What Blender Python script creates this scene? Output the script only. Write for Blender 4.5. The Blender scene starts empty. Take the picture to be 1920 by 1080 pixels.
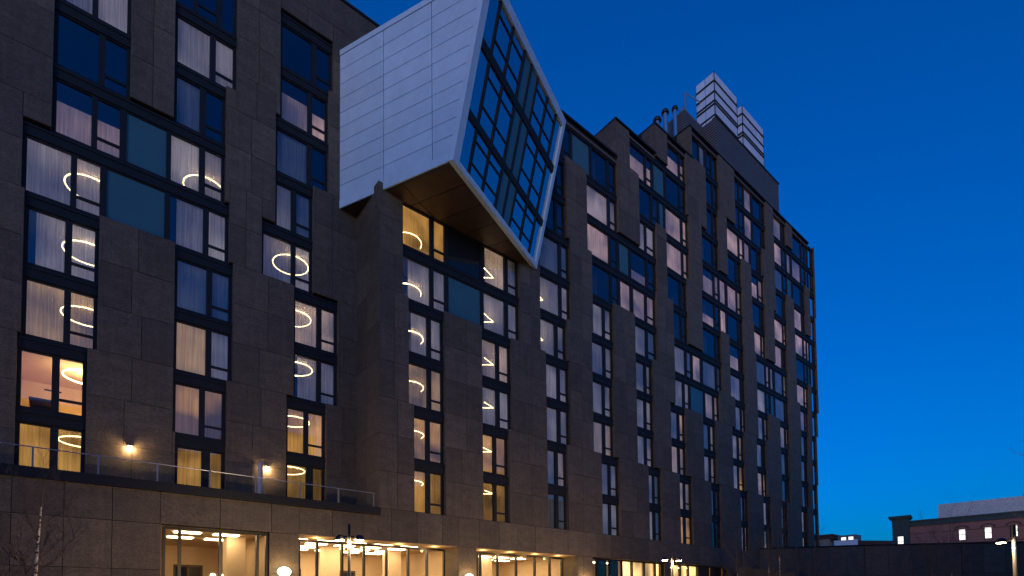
import bpy, bmesh, math, random
from mathutils import Matrix, Vector
random.seed(7)
scene = bpy.context.scene
C = bpy.context.collection

# ------------------------------------------------------------------ camera
cam_d = bpy.data.cameras.new('camera'); cam = bpy.data.objects.new('camera', cam_d); C.objects.link(cam)
FWD = Vector((0.63738, 0.76933, 0.04329)); RGT = Vector((0.77032, -0.63755, -0.01158)); UPV = Vector((-0.01869, -0.04073, 0.99900))
cam.matrix_world = Matrix(((RGT.x, UPV.x, -FWD.x, 0.0), (RGT.y, UPV.y, -FWD.y, -27.298), (RGT.z, UPV.z, -FWD.z, 1.6), (0, 0, 0, 1)))
cam_d.sensor_width = 36.0; cam_d.lens = 1015.41 / 1920 * 36
cam_d.shift_y = (1096.82 - 540) / 1920; cam_d.clip_start = 0.1; cam_d.clip_end = 5000
scene.camera = cam

# ------------------------------------------------------------------ sky, sun, exposure
SUN_AZ = math.radians(228)      # compass-like: the sun has set behind the viewer's left shoulder
world = bpy.data.worlds.new('World'); scene.world = world; world.use_nodes = True
wn, wl = world.node_tree.nodes, world.node_tree.links
bg = wn['Background']
sky = wn.new('ShaderNodeTexSky'); sky.sky_type = 'NISHITA'; sky.sun_disc = False
sky.sun_elevation = math.radians(2.1); sky.sun_rotation = SUN_AZ
sky.altitude = 20; sky.air_density = 1.0; sky.dust_density = 0.4; sky.ozone_density = 6.6
hs = wn.new('ShaderNodeHueSaturation'); hs.inputs['Saturation'].default_value = 1.3
wl.new(sky.outputs[0], hs.inputs['Color'])
wl.new(hs.outputs[0], bg.inputs['Color']); bg.inputs['Strength'].default_value = 0.10
sun_d = bpy.data.lights.new('sun', 'SUN'); sun = bpy.data.objects.new('sun', sun_d); C.objects.link(sun)
sun_d.energy = 0.11; sun_d.angle = math.radians(20); sun_d.color = (1.0, 0.80, 0.72)
sd = Vector((math.sin(SUN_AZ), math.cos(SUN_AZ), math.tan(math.radians(6.0))))
sun.rotation_euler = sd.to_track_quat('Z', 'Y').to_euler(); sun.location = (-40, -60, 30)
scene.view_settings.view_transform = 'Standard'; scene.view_settings.look = 'None'
scene.view_settings.exposure = 2.3; scene.view_settings.gamma = 1.0
scene.view_settings.use_curve_mapping = False
scene.render.engine = 'CYCLES'
scene.cycles.max_bounces = 6; scene.cycles.transparent_max_bounces = 16
scene.cycles.sample_clamp_indirect = 3.0

# ------------------------------------------------------------------ materials
def new_mat(name):
    m = bpy.data.materials.new(name); m.use_nodes = True
    return m, m.node_tree.nodes, m.node_tree.links, m.node_tree.nodes['Principled BSDF']

def pmat(name, col, rough=0.6, metal=0.0, noise=None, amt=0.25, scale=3.0, bump=0.0, rnd=0.0, emit=None, estr=0.0, stretch=(1, 1, 1)):
    m, n, l, b = new_mat(name)
    b.inputs['Base Color'].default_value = (*col, 1); b.inputs['Roughness'].default_value = rough; b.inputs['Metallic'].default_value = metal
    src = None
    if noise or rnd:
        geo = n.new('ShaderNodeNewGeometry'); mp = n.new('ShaderNodeMapping'); mp.inputs['Scale'].default_value = stretch
        l.new(geo.outputs['Position'], mp.inputs['Vector'])
        t = n.new('ShaderNodeTexNoise'); t.inputs['Scale'].default_value = scale; t.inputs['Detail'].default_value = 8; t.inputs['Roughness'].default_value = 0.65
        l.new(mp.outputs[0], t.inputs['Vector'])
        r = n.new('ShaderNodeMapRange'); r.inputs['From Min'].default_value = 0.3; r.inputs['From Max'].default_value = 0.7
        r.inputs['To Min'].default_value = 1 - amt; r.inputs['To Max'].default_value = 1 + amt
        l.new(t.outputs['Fac'], r.inputs['Value'])
        fac = r.outputs[0]
        if rnd:
            oi = n.new('ShaderNodeObjectInfo'); r2 = n.new('ShaderNodeMapRange'); r2.inputs['To Min'].default_value = 1 - rnd; r2.inputs['To Max'].default_value = 1 + rnd
            l.new(oi.outputs['Random'], r2.inputs['Value'])
            mu = n.new('ShaderNodeMath'); mu.operation = 'MULTIPLY'; l.new(fac, mu.inputs[0]); l.new(r2.outputs[0], mu.inputs[1]); fac = mu.outputs[0]
        vm = n.new('ShaderNodeVectorMath'); vm.operation = 'SCALE'; vm.inputs[0].default_value = col; l.new(fac, vm.inputs['Scale'])
        l.new(vm.outputs[0], b.inputs['Base Color'])
        if bump:
            bp = n.new('ShaderNodeBump'); bp.inputs['Strength'].default_value = bump; bp.inputs['Distance'].default_value = 0.02
            l.new(t.outputs['Fac'], bp.inputs['Height']); l.new(bp.outputs[0], b.inputs['Normal'])
    if emit:
        b.inputs['Emission Color'].default_value = (*emit, 1); b.inputs['Emission Strength'].default_value = estr
    return m

MAT = {}
def stone_mat(name, col):
    m_, n_, l_, b_ = new_mat(name)
    geo = n_.new('ShaderNodeNewGeometry'); oi = n_.new('ShaderNodeObjectInfo')
    ofs = n_.new('ShaderNodeVectorMath'); ofs.operation = 'SCALE'; ofs.inputs[0].default_value = (31, 17, 23); l_.new(oi.outputs['Random'], ofs.inputs['Scale'])
    pos = n_.new('ShaderNodeVectorMath'); l_.new(geo.outputs['Position'], pos.inputs[0]); l_.new(ofs.outputs[0], pos.inputs[1])
    def _noise(scale, detail, lo, hi, stretch):
        mp = n_.new('ShaderNodeMapping'); mp.inputs['Scale'].default_value = stretch; l_.new(pos.outputs[0], mp.inputs['Vector'])
        t = n_.new('ShaderNodeTexNoise'); t.inputs['Scale'].default_value = scale; t.inputs['Detail'].default_value = detail; t.inputs['Roughness'].default_value = 0.7; l_.new(mp.outputs[0], t.inputs['Vector'])
        r = n_.new('ShaderNodeMapRange'); r.inputs['From Min'].default_value = 0.32; r.inputs['From Max'].default_value = 0.68; r.inputs['To Min'].default_value = lo; r.inputs['To Max'].default_value = hi; l_.new(t.outputs['Fac'], r.inputs['Value']); return t, r.outputs[0]
    t1, f1 = _noise(11, 8, 0.62, 1.38, (1, 1, 1.5)); t2, f2 = _noise(1.1, 4, 0.8, 1.2, (1, 1, 2.5)); t3, f3 = _noise(0.9, 3, 0.88, 1.1, (5, 5, 0.25))
    r2 = n_.new('ShaderNodeMapRange'); r2.inputs['To Min'].default_value = 0.8; r2.inputs['To Max'].default_value = 1.2; l_.new(oi.outputs['Random'], r2.inputs['Value'])
    cur_ = r2.outputs[0]
    for f_ in (f1, f2, f3):
        mu = n_.new('ShaderNodeMath'); mu.operation = 'MULTIPLY'; l_.new(cur_, mu.inputs[0]); l_.new(f_, mu.inputs[1]); cur_ = mu.outputs[0]
    vm = n_.new('ShaderNodeVectorMath'); vm.operation = 'SCALE'; vm.inputs[0].default_value = col; l_.new(cur_, vm.inputs['Scale']); l_.new(vm.outputs[0], b_.inputs['Base Color'])
    bp = n_.new('ShaderNodeBump'); bp.inputs['Strength'].default_value = 0.35; bp.inputs['Distance'].default_value = 0.02; l_.new(t1.outputs['Fac'], bp.inputs['Height']); l_.new(bp.outputs[0], b_.inputs['Normal']); b_.inputs['Roughness'].default_value = 0.7
    return m_
MAT['stone'] = stone_mat('dark_granite', (0.116, 0.092, 0.068))
MAT['backing'] = pmat('dark_backing', (0.015, 0.015, 0.015), 0.9)  # near-black surface behind panels and slats, seen through the gaps
MAT['metal'] = pmat('dark_bronze_metal', (0.018, 0.021, 0.026), 0.6, 0.0, noise=True, amt=0.15, scale=2)
MAT['metal'].node_tree.nodes['Principled BSDF'].inputs['Specular IOR Level'].default_value = 0.25
MAT['alu'] = pmat('light_aluminium_panel', (0.55, 0.75, 0.94), 0.38, 0.0, noise=True, amt=0.07, scale=1.2, rnd=0.06)
MAT['soffit'] = pmat('brown_soffit', (0.065, 0.036, 0.022), 0.55, noise=True, amt=0.2, scale=4, rnd=0.08)
MAT['infill'] = pmat('teal_infill_glass', (0.06, 0.16, 0.20), 0.2, noise=True, amt=0.06, scale=0.6)
MAT['infill_dark'] = pmat('dark_glass_and_reflection', (0.012, 0.02, 0.03), 0.06)  # also the panel under the bay, its dark reflection put into the colour
MAT['plaster'] = pmat('warm_plaster', (0.66, 0.50, 0.33), 0.8, noise=True, amt=0.06, scale=1.5)
MAT['dark_room'] = pmat('unlit_interior', (0.05, 0.05, 0.055), 0.9)
MAT['floor'] = pmat('interior_floor', (0.16, 0.12, 0.09), 0.5)
MAT['steel'] = pmat('stainless_steel', (0.55, 0.57, 0.6), 0.3, 0.9)
MAT['louver'] = pmat('grey_louver', (0.17, 0.17, 0.175), 0.5, 0.2, noise=True, amt=0.1, scale=3)
MAT['screen'] = pmat('pale_translucent_screen', (0.70, 0.80, 0.95), 0.3, 0.0, noise=True, amt=0.06, scale=1.0, rnd=0.08)
MAT['roof'] = pmat('roof_membrane', (0.10, 0.10, 0.10), 0.9)
MAT['ground'] = pmat('paving', (0.11, 0.10, 0.095), 0.85, noise=True, amt=0.3, scale=1.5)
MAT['black'] = pmat('black_paint', (0.012, 0.012, 0.013), 0.4)
MAT['wood'] = pmat('dark_timber', (0.07, 0.04, 0.025), 0.5)
MAT['ceil_light'] = pmat('ceiling_light_diffuser', (0.9, 0.85, 0.75), 0.5, emit=(1.0, 0.72, 0.40), estr=4.0)
MAT['ring'] = pmat('lamp_tube', (1, 0.9, 0.7), 0.5, emit=(1.0, 0.66, 0.30), estr=3.2)
MAT['bulb'] = pmat('lit_bulb', (1, 0.9, 0.7), 0.5, emit=(1.0, 0.72, 0.36), estr=14.0)
MAT['globe'] = pmat('lit_globe', (1, 0.95, 0.85), 0.5, emit=(1.0, 0.84, 0.5), estr=1.6)
for k in ('ring', 'bulb', 'globe'): MAT[k].cycles.emission_sampling = 'AUTO'

def glass_mat(name, tint, base, ior=1.5):
    m = bpy.data.materials.new(name); m.use_nodes = True; n, l = m.node_tree.nodes, m.node_tree.links
    n.remove(n['Principled BSDF']); out = n['Material Output']
    tr = n.new('ShaderNodeBsdfTransparent'); tr.inputs[0].default_value = (*tint, 1)
    gl = n.new('ShaderNodeBsdfGlossy'); gl.inputs['Roughness'].default_value = 0.02; gl.inputs['Color'].default_value = (0.86, 0.92, 1.0, 1)
    fr = n.new('ShaderNodeFresnel'); fr.inputs['IOR'].default_value = ior
    # faint waviness of real panes, different for each pane
    geo = n.new('ShaderNodeNewGeometry'); t = n.new('ShaderNodeTexNoise'); t.inputs['Scale'].default_value = 0.5; t.inputs['Detail'].default_value = 1
    l.new(geo.outputs['Position'], t.inputs['Vector'])
    bp = n.new('ShaderNodeBump'); bp.inputs['Strength'].default_value = 0.04; bp.inputs['Distance'].default_value = 0.05
    l.new(t.outputs['Fac'], bp.inputs['Height']); l.new(bp.outputs[0], gl.inputs['Normal'])
    ad = n.new('ShaderNodeMath'); ad.operation = 'ADD'; ad.use_clamp = True; ad.inputs[1].default_value = base
    l.new(fr.outputs[0], ad.inputs[0])
    iv = n.new('ShaderNodeMath'); iv.operation = 'SUBTRACT'; iv.inputs[0].default_value = 1.0; l.new(geo.outputs['Backfacing'], iv.inputs[1])
    fm_ = n.new('ShaderNodeMath'); fm_.operation = 'MULTIPLY'; l.new(ad.outputs[0], fm_.inputs[0]); l.new(iv.outputs[0], fm_.inputs[1])   # reflect once, at the outer face
    mx = n.new('ShaderNodeMixShader'); l.new(fm_.outputs[0], mx.inputs[0]); l.new(tr.outputs[0], mx.inputs[1]); l.new(gl.outputs[0], mx.inputs[2])
    l.new(mx.outputs[0], out.inputs['Surface'])
    return m
MAT['glass'] = glass_mat('window_glass', (0.86, 0.90, 0.92), 0.10)
MAT['pod_glass'] = glass_mat('coated_glass', (0.5, 0.6, 0.7), 0.42)
MAT['clear'] = glass_mat('clear_glass', (0.95, 0.97, 0.97), 0.0)

def cloth_mat(name, col, through, emit, estr, rnd=0.25):
    """woven curtain or blind: diffuse + translucent, part see-through, room light put in as emission"""
    m = bpy.data.materials.new(name); m.use_nodes = True; n, l = m.node_tree.nodes, m.node_tree.links
    n.remove(n['Principled BSDF']); out = n['Material Output']
    geo = n.new('ShaderNodeNewGeometry'); mp = n.new('ShaderNodeMapping'); mp.inputs['Scale'].default_value = (9, 9, 0.25)
    l.new(geo.outputs['Position'], mp.inputs['Vector'])
    t = n.new('ShaderNodeTexNoise'); t.inputs['Scale'].default_value = 1.6; t.inputs['Detail'].default_value = 5; l.new(mp.outputs[0], t.inputs['Vector'])
    r = n.new('ShaderNodeMapRange'); r.inputs['From Min'].default_value = 0.3; r.inputs['From Max'].default_value = 0.7; r.inputs['To Min'].default_value = 0.72; r.inputs['To Max'].default_value = 1.2
    l.new(t.outputs['Fac'], r.inputs['Value'])
    sc = n.new('ShaderNodeVectorMath'); sc.operation = 'SCALE'; sc.inputs[0].default_value = col; l.new(r.outputs[0], sc.inputs['Scale'])
    df = n.new('ShaderNodeBsdfDiffuse'); l.new(sc.outputs[0], df.inputs['Color'])
    tl = n.new('ShaderNodeBsdfTranslucent'); l.new(sc.outputs[0], tl.inputs['Color'])
    m1 = n.new('ShaderNodeMixShader'); m1.inputs[0].default_value = 0.35; l.new(df.outputs[0], m1.inputs[1]); l.new(tl.outputs[0], m1.inputs[2])
    oi = n.new('ShaderNodeObjectInfo'); r2 = n.new('ShaderNodeMapRange'); r2.inputs['To Min'].default_value = estr * (1 - rnd * 1.8); r2.inputs['To Max'].default_value = estr * (1 + rnd * 2.2)
    l.new(oi.outputs['Random'], r2.inputs['Value'])
    lg = n.new('ShaderNodeTexNoise'); lg.inputs['Scale'].default_value = 0.42; lg.inputs['Detail'].default_value = 2; l.new(geo.outputs['Position'], lg.inputs['Vector'])
    lr = n.new('ShaderNodeMapRange'); lr.inputs['From Min'].default_value = 0.34; lr.inputs['From Max'].default_value = 0.66; lr.inputs['To Min'].default_value = 0.25; lr.inputs['To Max'].default_value = 1.75; l.new(lg.outputs['Fac'], lr.inputs['Value'])
    m0 = n.new('ShaderNodeMath'); m0.operation = 'MULTIPLY'; l.new(r2.outputs[0], m0.inputs[0]); l.new(lr.outputs[0], m0.inputs[1])
    mu = n.new('ShaderNodeMath'); mu.operation = 'MULTIPLY'; l.new(m0.outputs[0], mu.inputs[0]); l.new(r.outputs[0], mu.inputs[1])
    em = n.new('ShaderNodeEmission'); em.inputs['Color'].default_value = (*emit, 1); l.new(mu.outputs[0], em.inputs['Strength'])  # the cloth itself glows in place of lamps in the rooms
    ad = n.new('ShaderNodeAddShader'); l.new(m1.outputs[0], ad.inputs[0]); l.new(em.outputs[0], ad.inputs[1])
    tr = n.new('ShaderNodeBsdfTransparent')
    m2 = n.new('ShaderNodeMixShader'); m2.inputs[0].default_value = through; l.new(ad.outputs[0], m2.inputs[1]); l.new(tr.outputs[0], m2.inputs[2])
    l.new(m2.outputs[0], out.inputs['Surface'])
    m.cycles.emission_sampling = 'NONE'
    return m
E_COOL, E_WARM, E_AMB = 0.024, 0.055, 0.11  # curtain variants: room light painted into base colour and glow
MAT['cur_c'] = cloth_mat('sheer_curtain', (0.70, 0.65, 0.68), 0.28, (1.0, 0.78, 0.72), E_COOL)
MAT['cur_u'] = cloth_mat('dim_sheer_curtain', (0.50, 0.52, 0.56), 0.2, (1.0, 0.85, 0.8), 0.004)
MAT['cur_w'] = cloth_mat('warm_glow_sheer_curtain', (0.68, 0.6, 0.56), 0.28, (1.0, 0.62, 0.42), E_WARM)
MAT['cur_a'] = cloth_mat('half_glow_curtain', (0.5, 0.38, 0.24), 0.3, (1.0, 0.55, 0.2), 0.07)
MAT['cur_o'] = cloth_mat('amber_glow_curtain', (0.36, 0.23, 0.12), 0.3, (1.0, 0.46, 0.11), E_AMB)
MAT['cur_d'] = cloth_mat('dim_amber_glow_curtain', (0.28, 0.19, 0.09), 0.3, (1.0, 0.48, 0.12), 0.045)
MAT['cur_s'] = cloth_mat('pink_sheer_curtain', (0.72, 0.62, 0.62), 0.12, (1.0, 0.68, 0.62), 0.035)
MAT['blind'] = cloth_mat('cream_roller_blind', (0.66, 0.55, 0.54), 0.0, (1.0, 0.6, 0.46), 0.03, 0.3)
MAT['shade_glow'] = cloth_mat('glowing_window_shade', (0.7, 0.6, 0.42), 0.0, (1.0, 0.66, 0.27), 0.22, 0.15)

# ------------------------------------------------------------------ object helpers
WLOC = {}
def unit_box():
    me = bpy.data.meshes.new('unit_box')
    v = [(x, y, z) for x in (-.5, .5) for y in (-.5, .5) for z in (-.5, .5)]
    f = [(0, 1, 3, 2), (4, 6, 7, 5), (0, 4, 5, 1), (2, 3, 7, 6), (0, 2, 6, 4), (1, 5, 7, 3)]
    me.from_pydata(v, [], f); me.update(); return me
def bevel_box(bv=0.012, sx=1.2, sy=0.08, sz=2.0):
    return unit_box()
UNIT = {}
def unit_for(mat):
    if mat not in UNIT:
        me = unit_box(); me.materials.append(MAT[mat]); UNIT[mat] = me
    return UNIT[mat]
def put(o, parent, wloc):
    C.objects.link(o)
    if parent is not None:
        o.parent = parent; pw = WLOC[parent.name]; o.location = (wloc[0] - pw[0], wloc[1] - pw[1], wloc[2] - pw[2])
    else: o.location = wloc
    WLOC[o.name] = tuple(wloc)
    return o
def box(name, x0, x1, y0, y1, z0, z1, mat, parent=None):
    o = bpy.data.objects.new(name, unit_for(mat)); o.scale = (abs(x1 - x0), abs(y1 - y0), abs(z1 - z0))
    return put(o, parent, ((x0 + x1) / 2, (y0 + y1) / 2, (z0 + z1) / 2))
def empty(name, loc, label, cat, group=None):
    o = bpy.data.objects.new(name, None); o.empty_display_size = 0.3; put(o, None, loc); tag(o, label, cat, group); return o
def tag(o, label, cat, group=None):
    o['label'] = label; o['category'] = cat
    if group: o['group'] = group
    return o
class MB:
    """collects world-space boxes, prisms and tubes and links them as one mesh object"""
    def __init__(s): s.v = []; s.f = []; s.sm = []
    def hexa(s, p):   # 8 points: bottom ring 0-3, top ring 4-7
        b = len(s.v); s.v += [tuple(q) for q in p]
        s.f += [(b, b + 3, b + 2, b + 1), (b + 4, b + 5, b + 6, b + 7)] + [(b + i, b + (i + 1) % 4, b + 4 + (i + 1) % 4, b + 4 + i) for i in range(4)]
        return s
    def box(s, x0, x1, y0, y1, z0, z1):
        return s.hexa([(x0, y0, z0), (x1, y0, z0), (x1, y1, z0), (x0, y1, z0), (x0, y0, z1), (x1, y0, z1), (x1, y1, z1), (x0, y1, z1)])
    def tube(s, a, b, r0, r1=None, n=8, cap=True):
        r1 = r0 if r1 is None else r1; a, b = Vector(a), Vector(b); d = (b - a).normalized()
        u = d.orthogonal().normalized(); w = d.cross(u); k = len(s.v)
        for p, r in ((a, r0), (b, r1)):
            for i in range(n): s.v.append(tuple(p + (u * math.cos(2 * math.pi * i / n) + w * math.sin(2 * math.pi * i / n)) * r))
        s.f += [(k + i, k + (i + 1) % n, k + n + (i + 1) % n, k + n + i) for i in range(n)]
        if cap: s.f += [tuple(range(k + n - 1, k - 1, -1)), tuple(range(k + n, k + 2 * n))]
        return s
    def lathe(s, c, prof, n=20, axis='Z'):
        k = len(s.v); c = Vector(c)
        for r, h in prof:
            for i in range(n):
                a = 2 * math.pi * i / n; q = (r * math.cos(a), r * math.sin(a), h) if axis == 'Z' else (r * math.cos(a), h, r * math.sin(a))
                s.v.append(tuple(c + Vector(q)))
        for j in range(len(prof) - 1):
            for i in range(n): s.f.append((k + j * n + i, k + j * n + (i + 1) % n, k + (j + 1) * n + (i + 1) % n, k + (j + 1) * n + i))
        s.f.append(tuple(range(k + n - 1, k - 1, -1))); m = k + (len(prof) - 1) * n; s.f.append(tuple(range(m, m + n)))
        return s
    def build(s, name, mat, parent=None, loc=None, smooth=False):
        if loc is None:
            loc = [(min(q[i] for q in s.v) + max(q[i] for q in s.v)) / 2 for i in range(3)]
        me = bpy.data.meshes.new(name); me.from_pydata([(q[0] - loc[0], q[1] - loc[1], q[2] - loc[2]) for q in s.v], [], s.f); me.update(); bm = bmesh.new(); bm.from_mesh(me); bmesh.ops.recalc_face_normals(bm, faces=bm.faces); bm.to_mesh(me); bm.free()
        me.materials.append(MAT[mat] if isinstance(mat, str) else mat)
        if smooth: me.polygons.foreach_set('use_smooth', [True] * len(me.polygons))
        return put(bpy.data.objects.new(name, me), parent, loc)

# ------------------------------------------------------------------ ground
g = MB(); g.box(-700, 900, -700, 900, -0.5, 0.0); go = g.build('ground', 'ground', None, (0, 0, 0)); go['kind'] = 'structure'

# ------------------------------------------------------------------ the hotel
hotel = empty('hotel', (20, 0, 0), 'large dark stone hotel with staggered windows and a tilted metal box bay', 'building')
FH, HW, Z1 = 3.1, 2.477, 7.15
YM, YL, REC = 0.0, 2.95, 0.30
def sill(F): return Z1 + (F - 1) * FH
def head(F): return sill(F) + HW
def roof_of(X):
    return 38.15 if X < 33.95 else (41.35 if X < 39.35 else (44.1 if X < 45.0 else 47.15))
def top_floor(X): return 10 if X < 33.95 else (11 if X < 39.35 else (12 if X < 45.0 else 13))
# openings per floor: stone edge, stone edge, panes 'from,to,kind+dressing' in metres along the facade
WIN_LEFT = {
 1: [
  (-1.69, 0.61, '-1.54,-0.58,Bo -0.30,0.46,Do'),
  (3.97, 6.17, '4.12,5.13,Bo 5.51,6.02,Do'),
  (9.10, 11.29, '9.25,10.25,Bd 10.63,11.14,Dd'),
 ],
 2: [
  (-1.69, 0.61, '-1.54,-0.57,Br -0.31,0.46,Nr'),
  (3.85, 6.17, '4.00,5.00,Bo 5.25,6.02,No'),
  (9.10, 11.29, '9.25,10.11,Bo 10.36,11.14,No'),
 ],
 3: [
  (-1.59, 0.94, '-1.44,-0.23,Ba 0.01,0.79,Na'),
  (3.85, 6.42, '4.00,5.25,Ba 5.51,6.27,Nc'),
  (9.47, 11.97, '9.62,10.81,Bc 11.06,11.82,Nc'),
 ],
 4: [
  (-1.59, 0.94, '-1.44,-0.25,Bc -0.00,0.79,Nc'),
  (3.85, 6.42, '4.00,5.26,Bu 5.51,6.27,Nu'),
  (9.47, 11.97, '9.62,10.80,Bw 11.08,11.82,Nw'),
 ],
 5: [
  (-1.71, 6.22, '-1.56,-0.11,Bc 0.11,0.92,Nc 1.17,3.42,Dt 3.64,5.07,Bc 5.32,6.07,Nc'),
  (7.78, 10.52, '7.93,9.37,Bc 9.61,10.37,Nc'),
 ],
 6: [
  (-0.79, 6.01, '-0.64,0.57,Bh 0.79,1.61,Nh 1.87,3.45,Dt 3.65,4.85,Bc 5.12,5.86,Nc'),
  (8.45, 10.52, '8.60,9.36,Bc 9.63,10.37,Nu'),
 ],
 7: [
  (-0.79, 1.96, '-0.64,0.77,Bb 1.03,1.81,Nb'),
  (3.71, 6.01, '3.86,4.86,Bu 5.13,5.86,Nb'),
  (8.45, 11.39, '8.60,10.22,Bu 10.49,11.24,Nb'),
 ],
 8: [
  (-0.79, 1.96, '-0.64,0.51,Bc 0.73,1.81,Bc'),
  (3.71, 6.50, '3.86,5.27,Bc 5.54,6.35,Nc'),
  (8.67, 11.39, '8.82,10.24,Bh 10.49,11.24,Nh'),
 ],
 9: [
  (3.57, 6.50, '3.72,4.51,Bb 4.71,5.55,Nb 5.80,6.35,Bb'),
  (8.67, 11.63, '8.82,10.46,Bb 10.72,11.48,Nb'),
 ],
}
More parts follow.
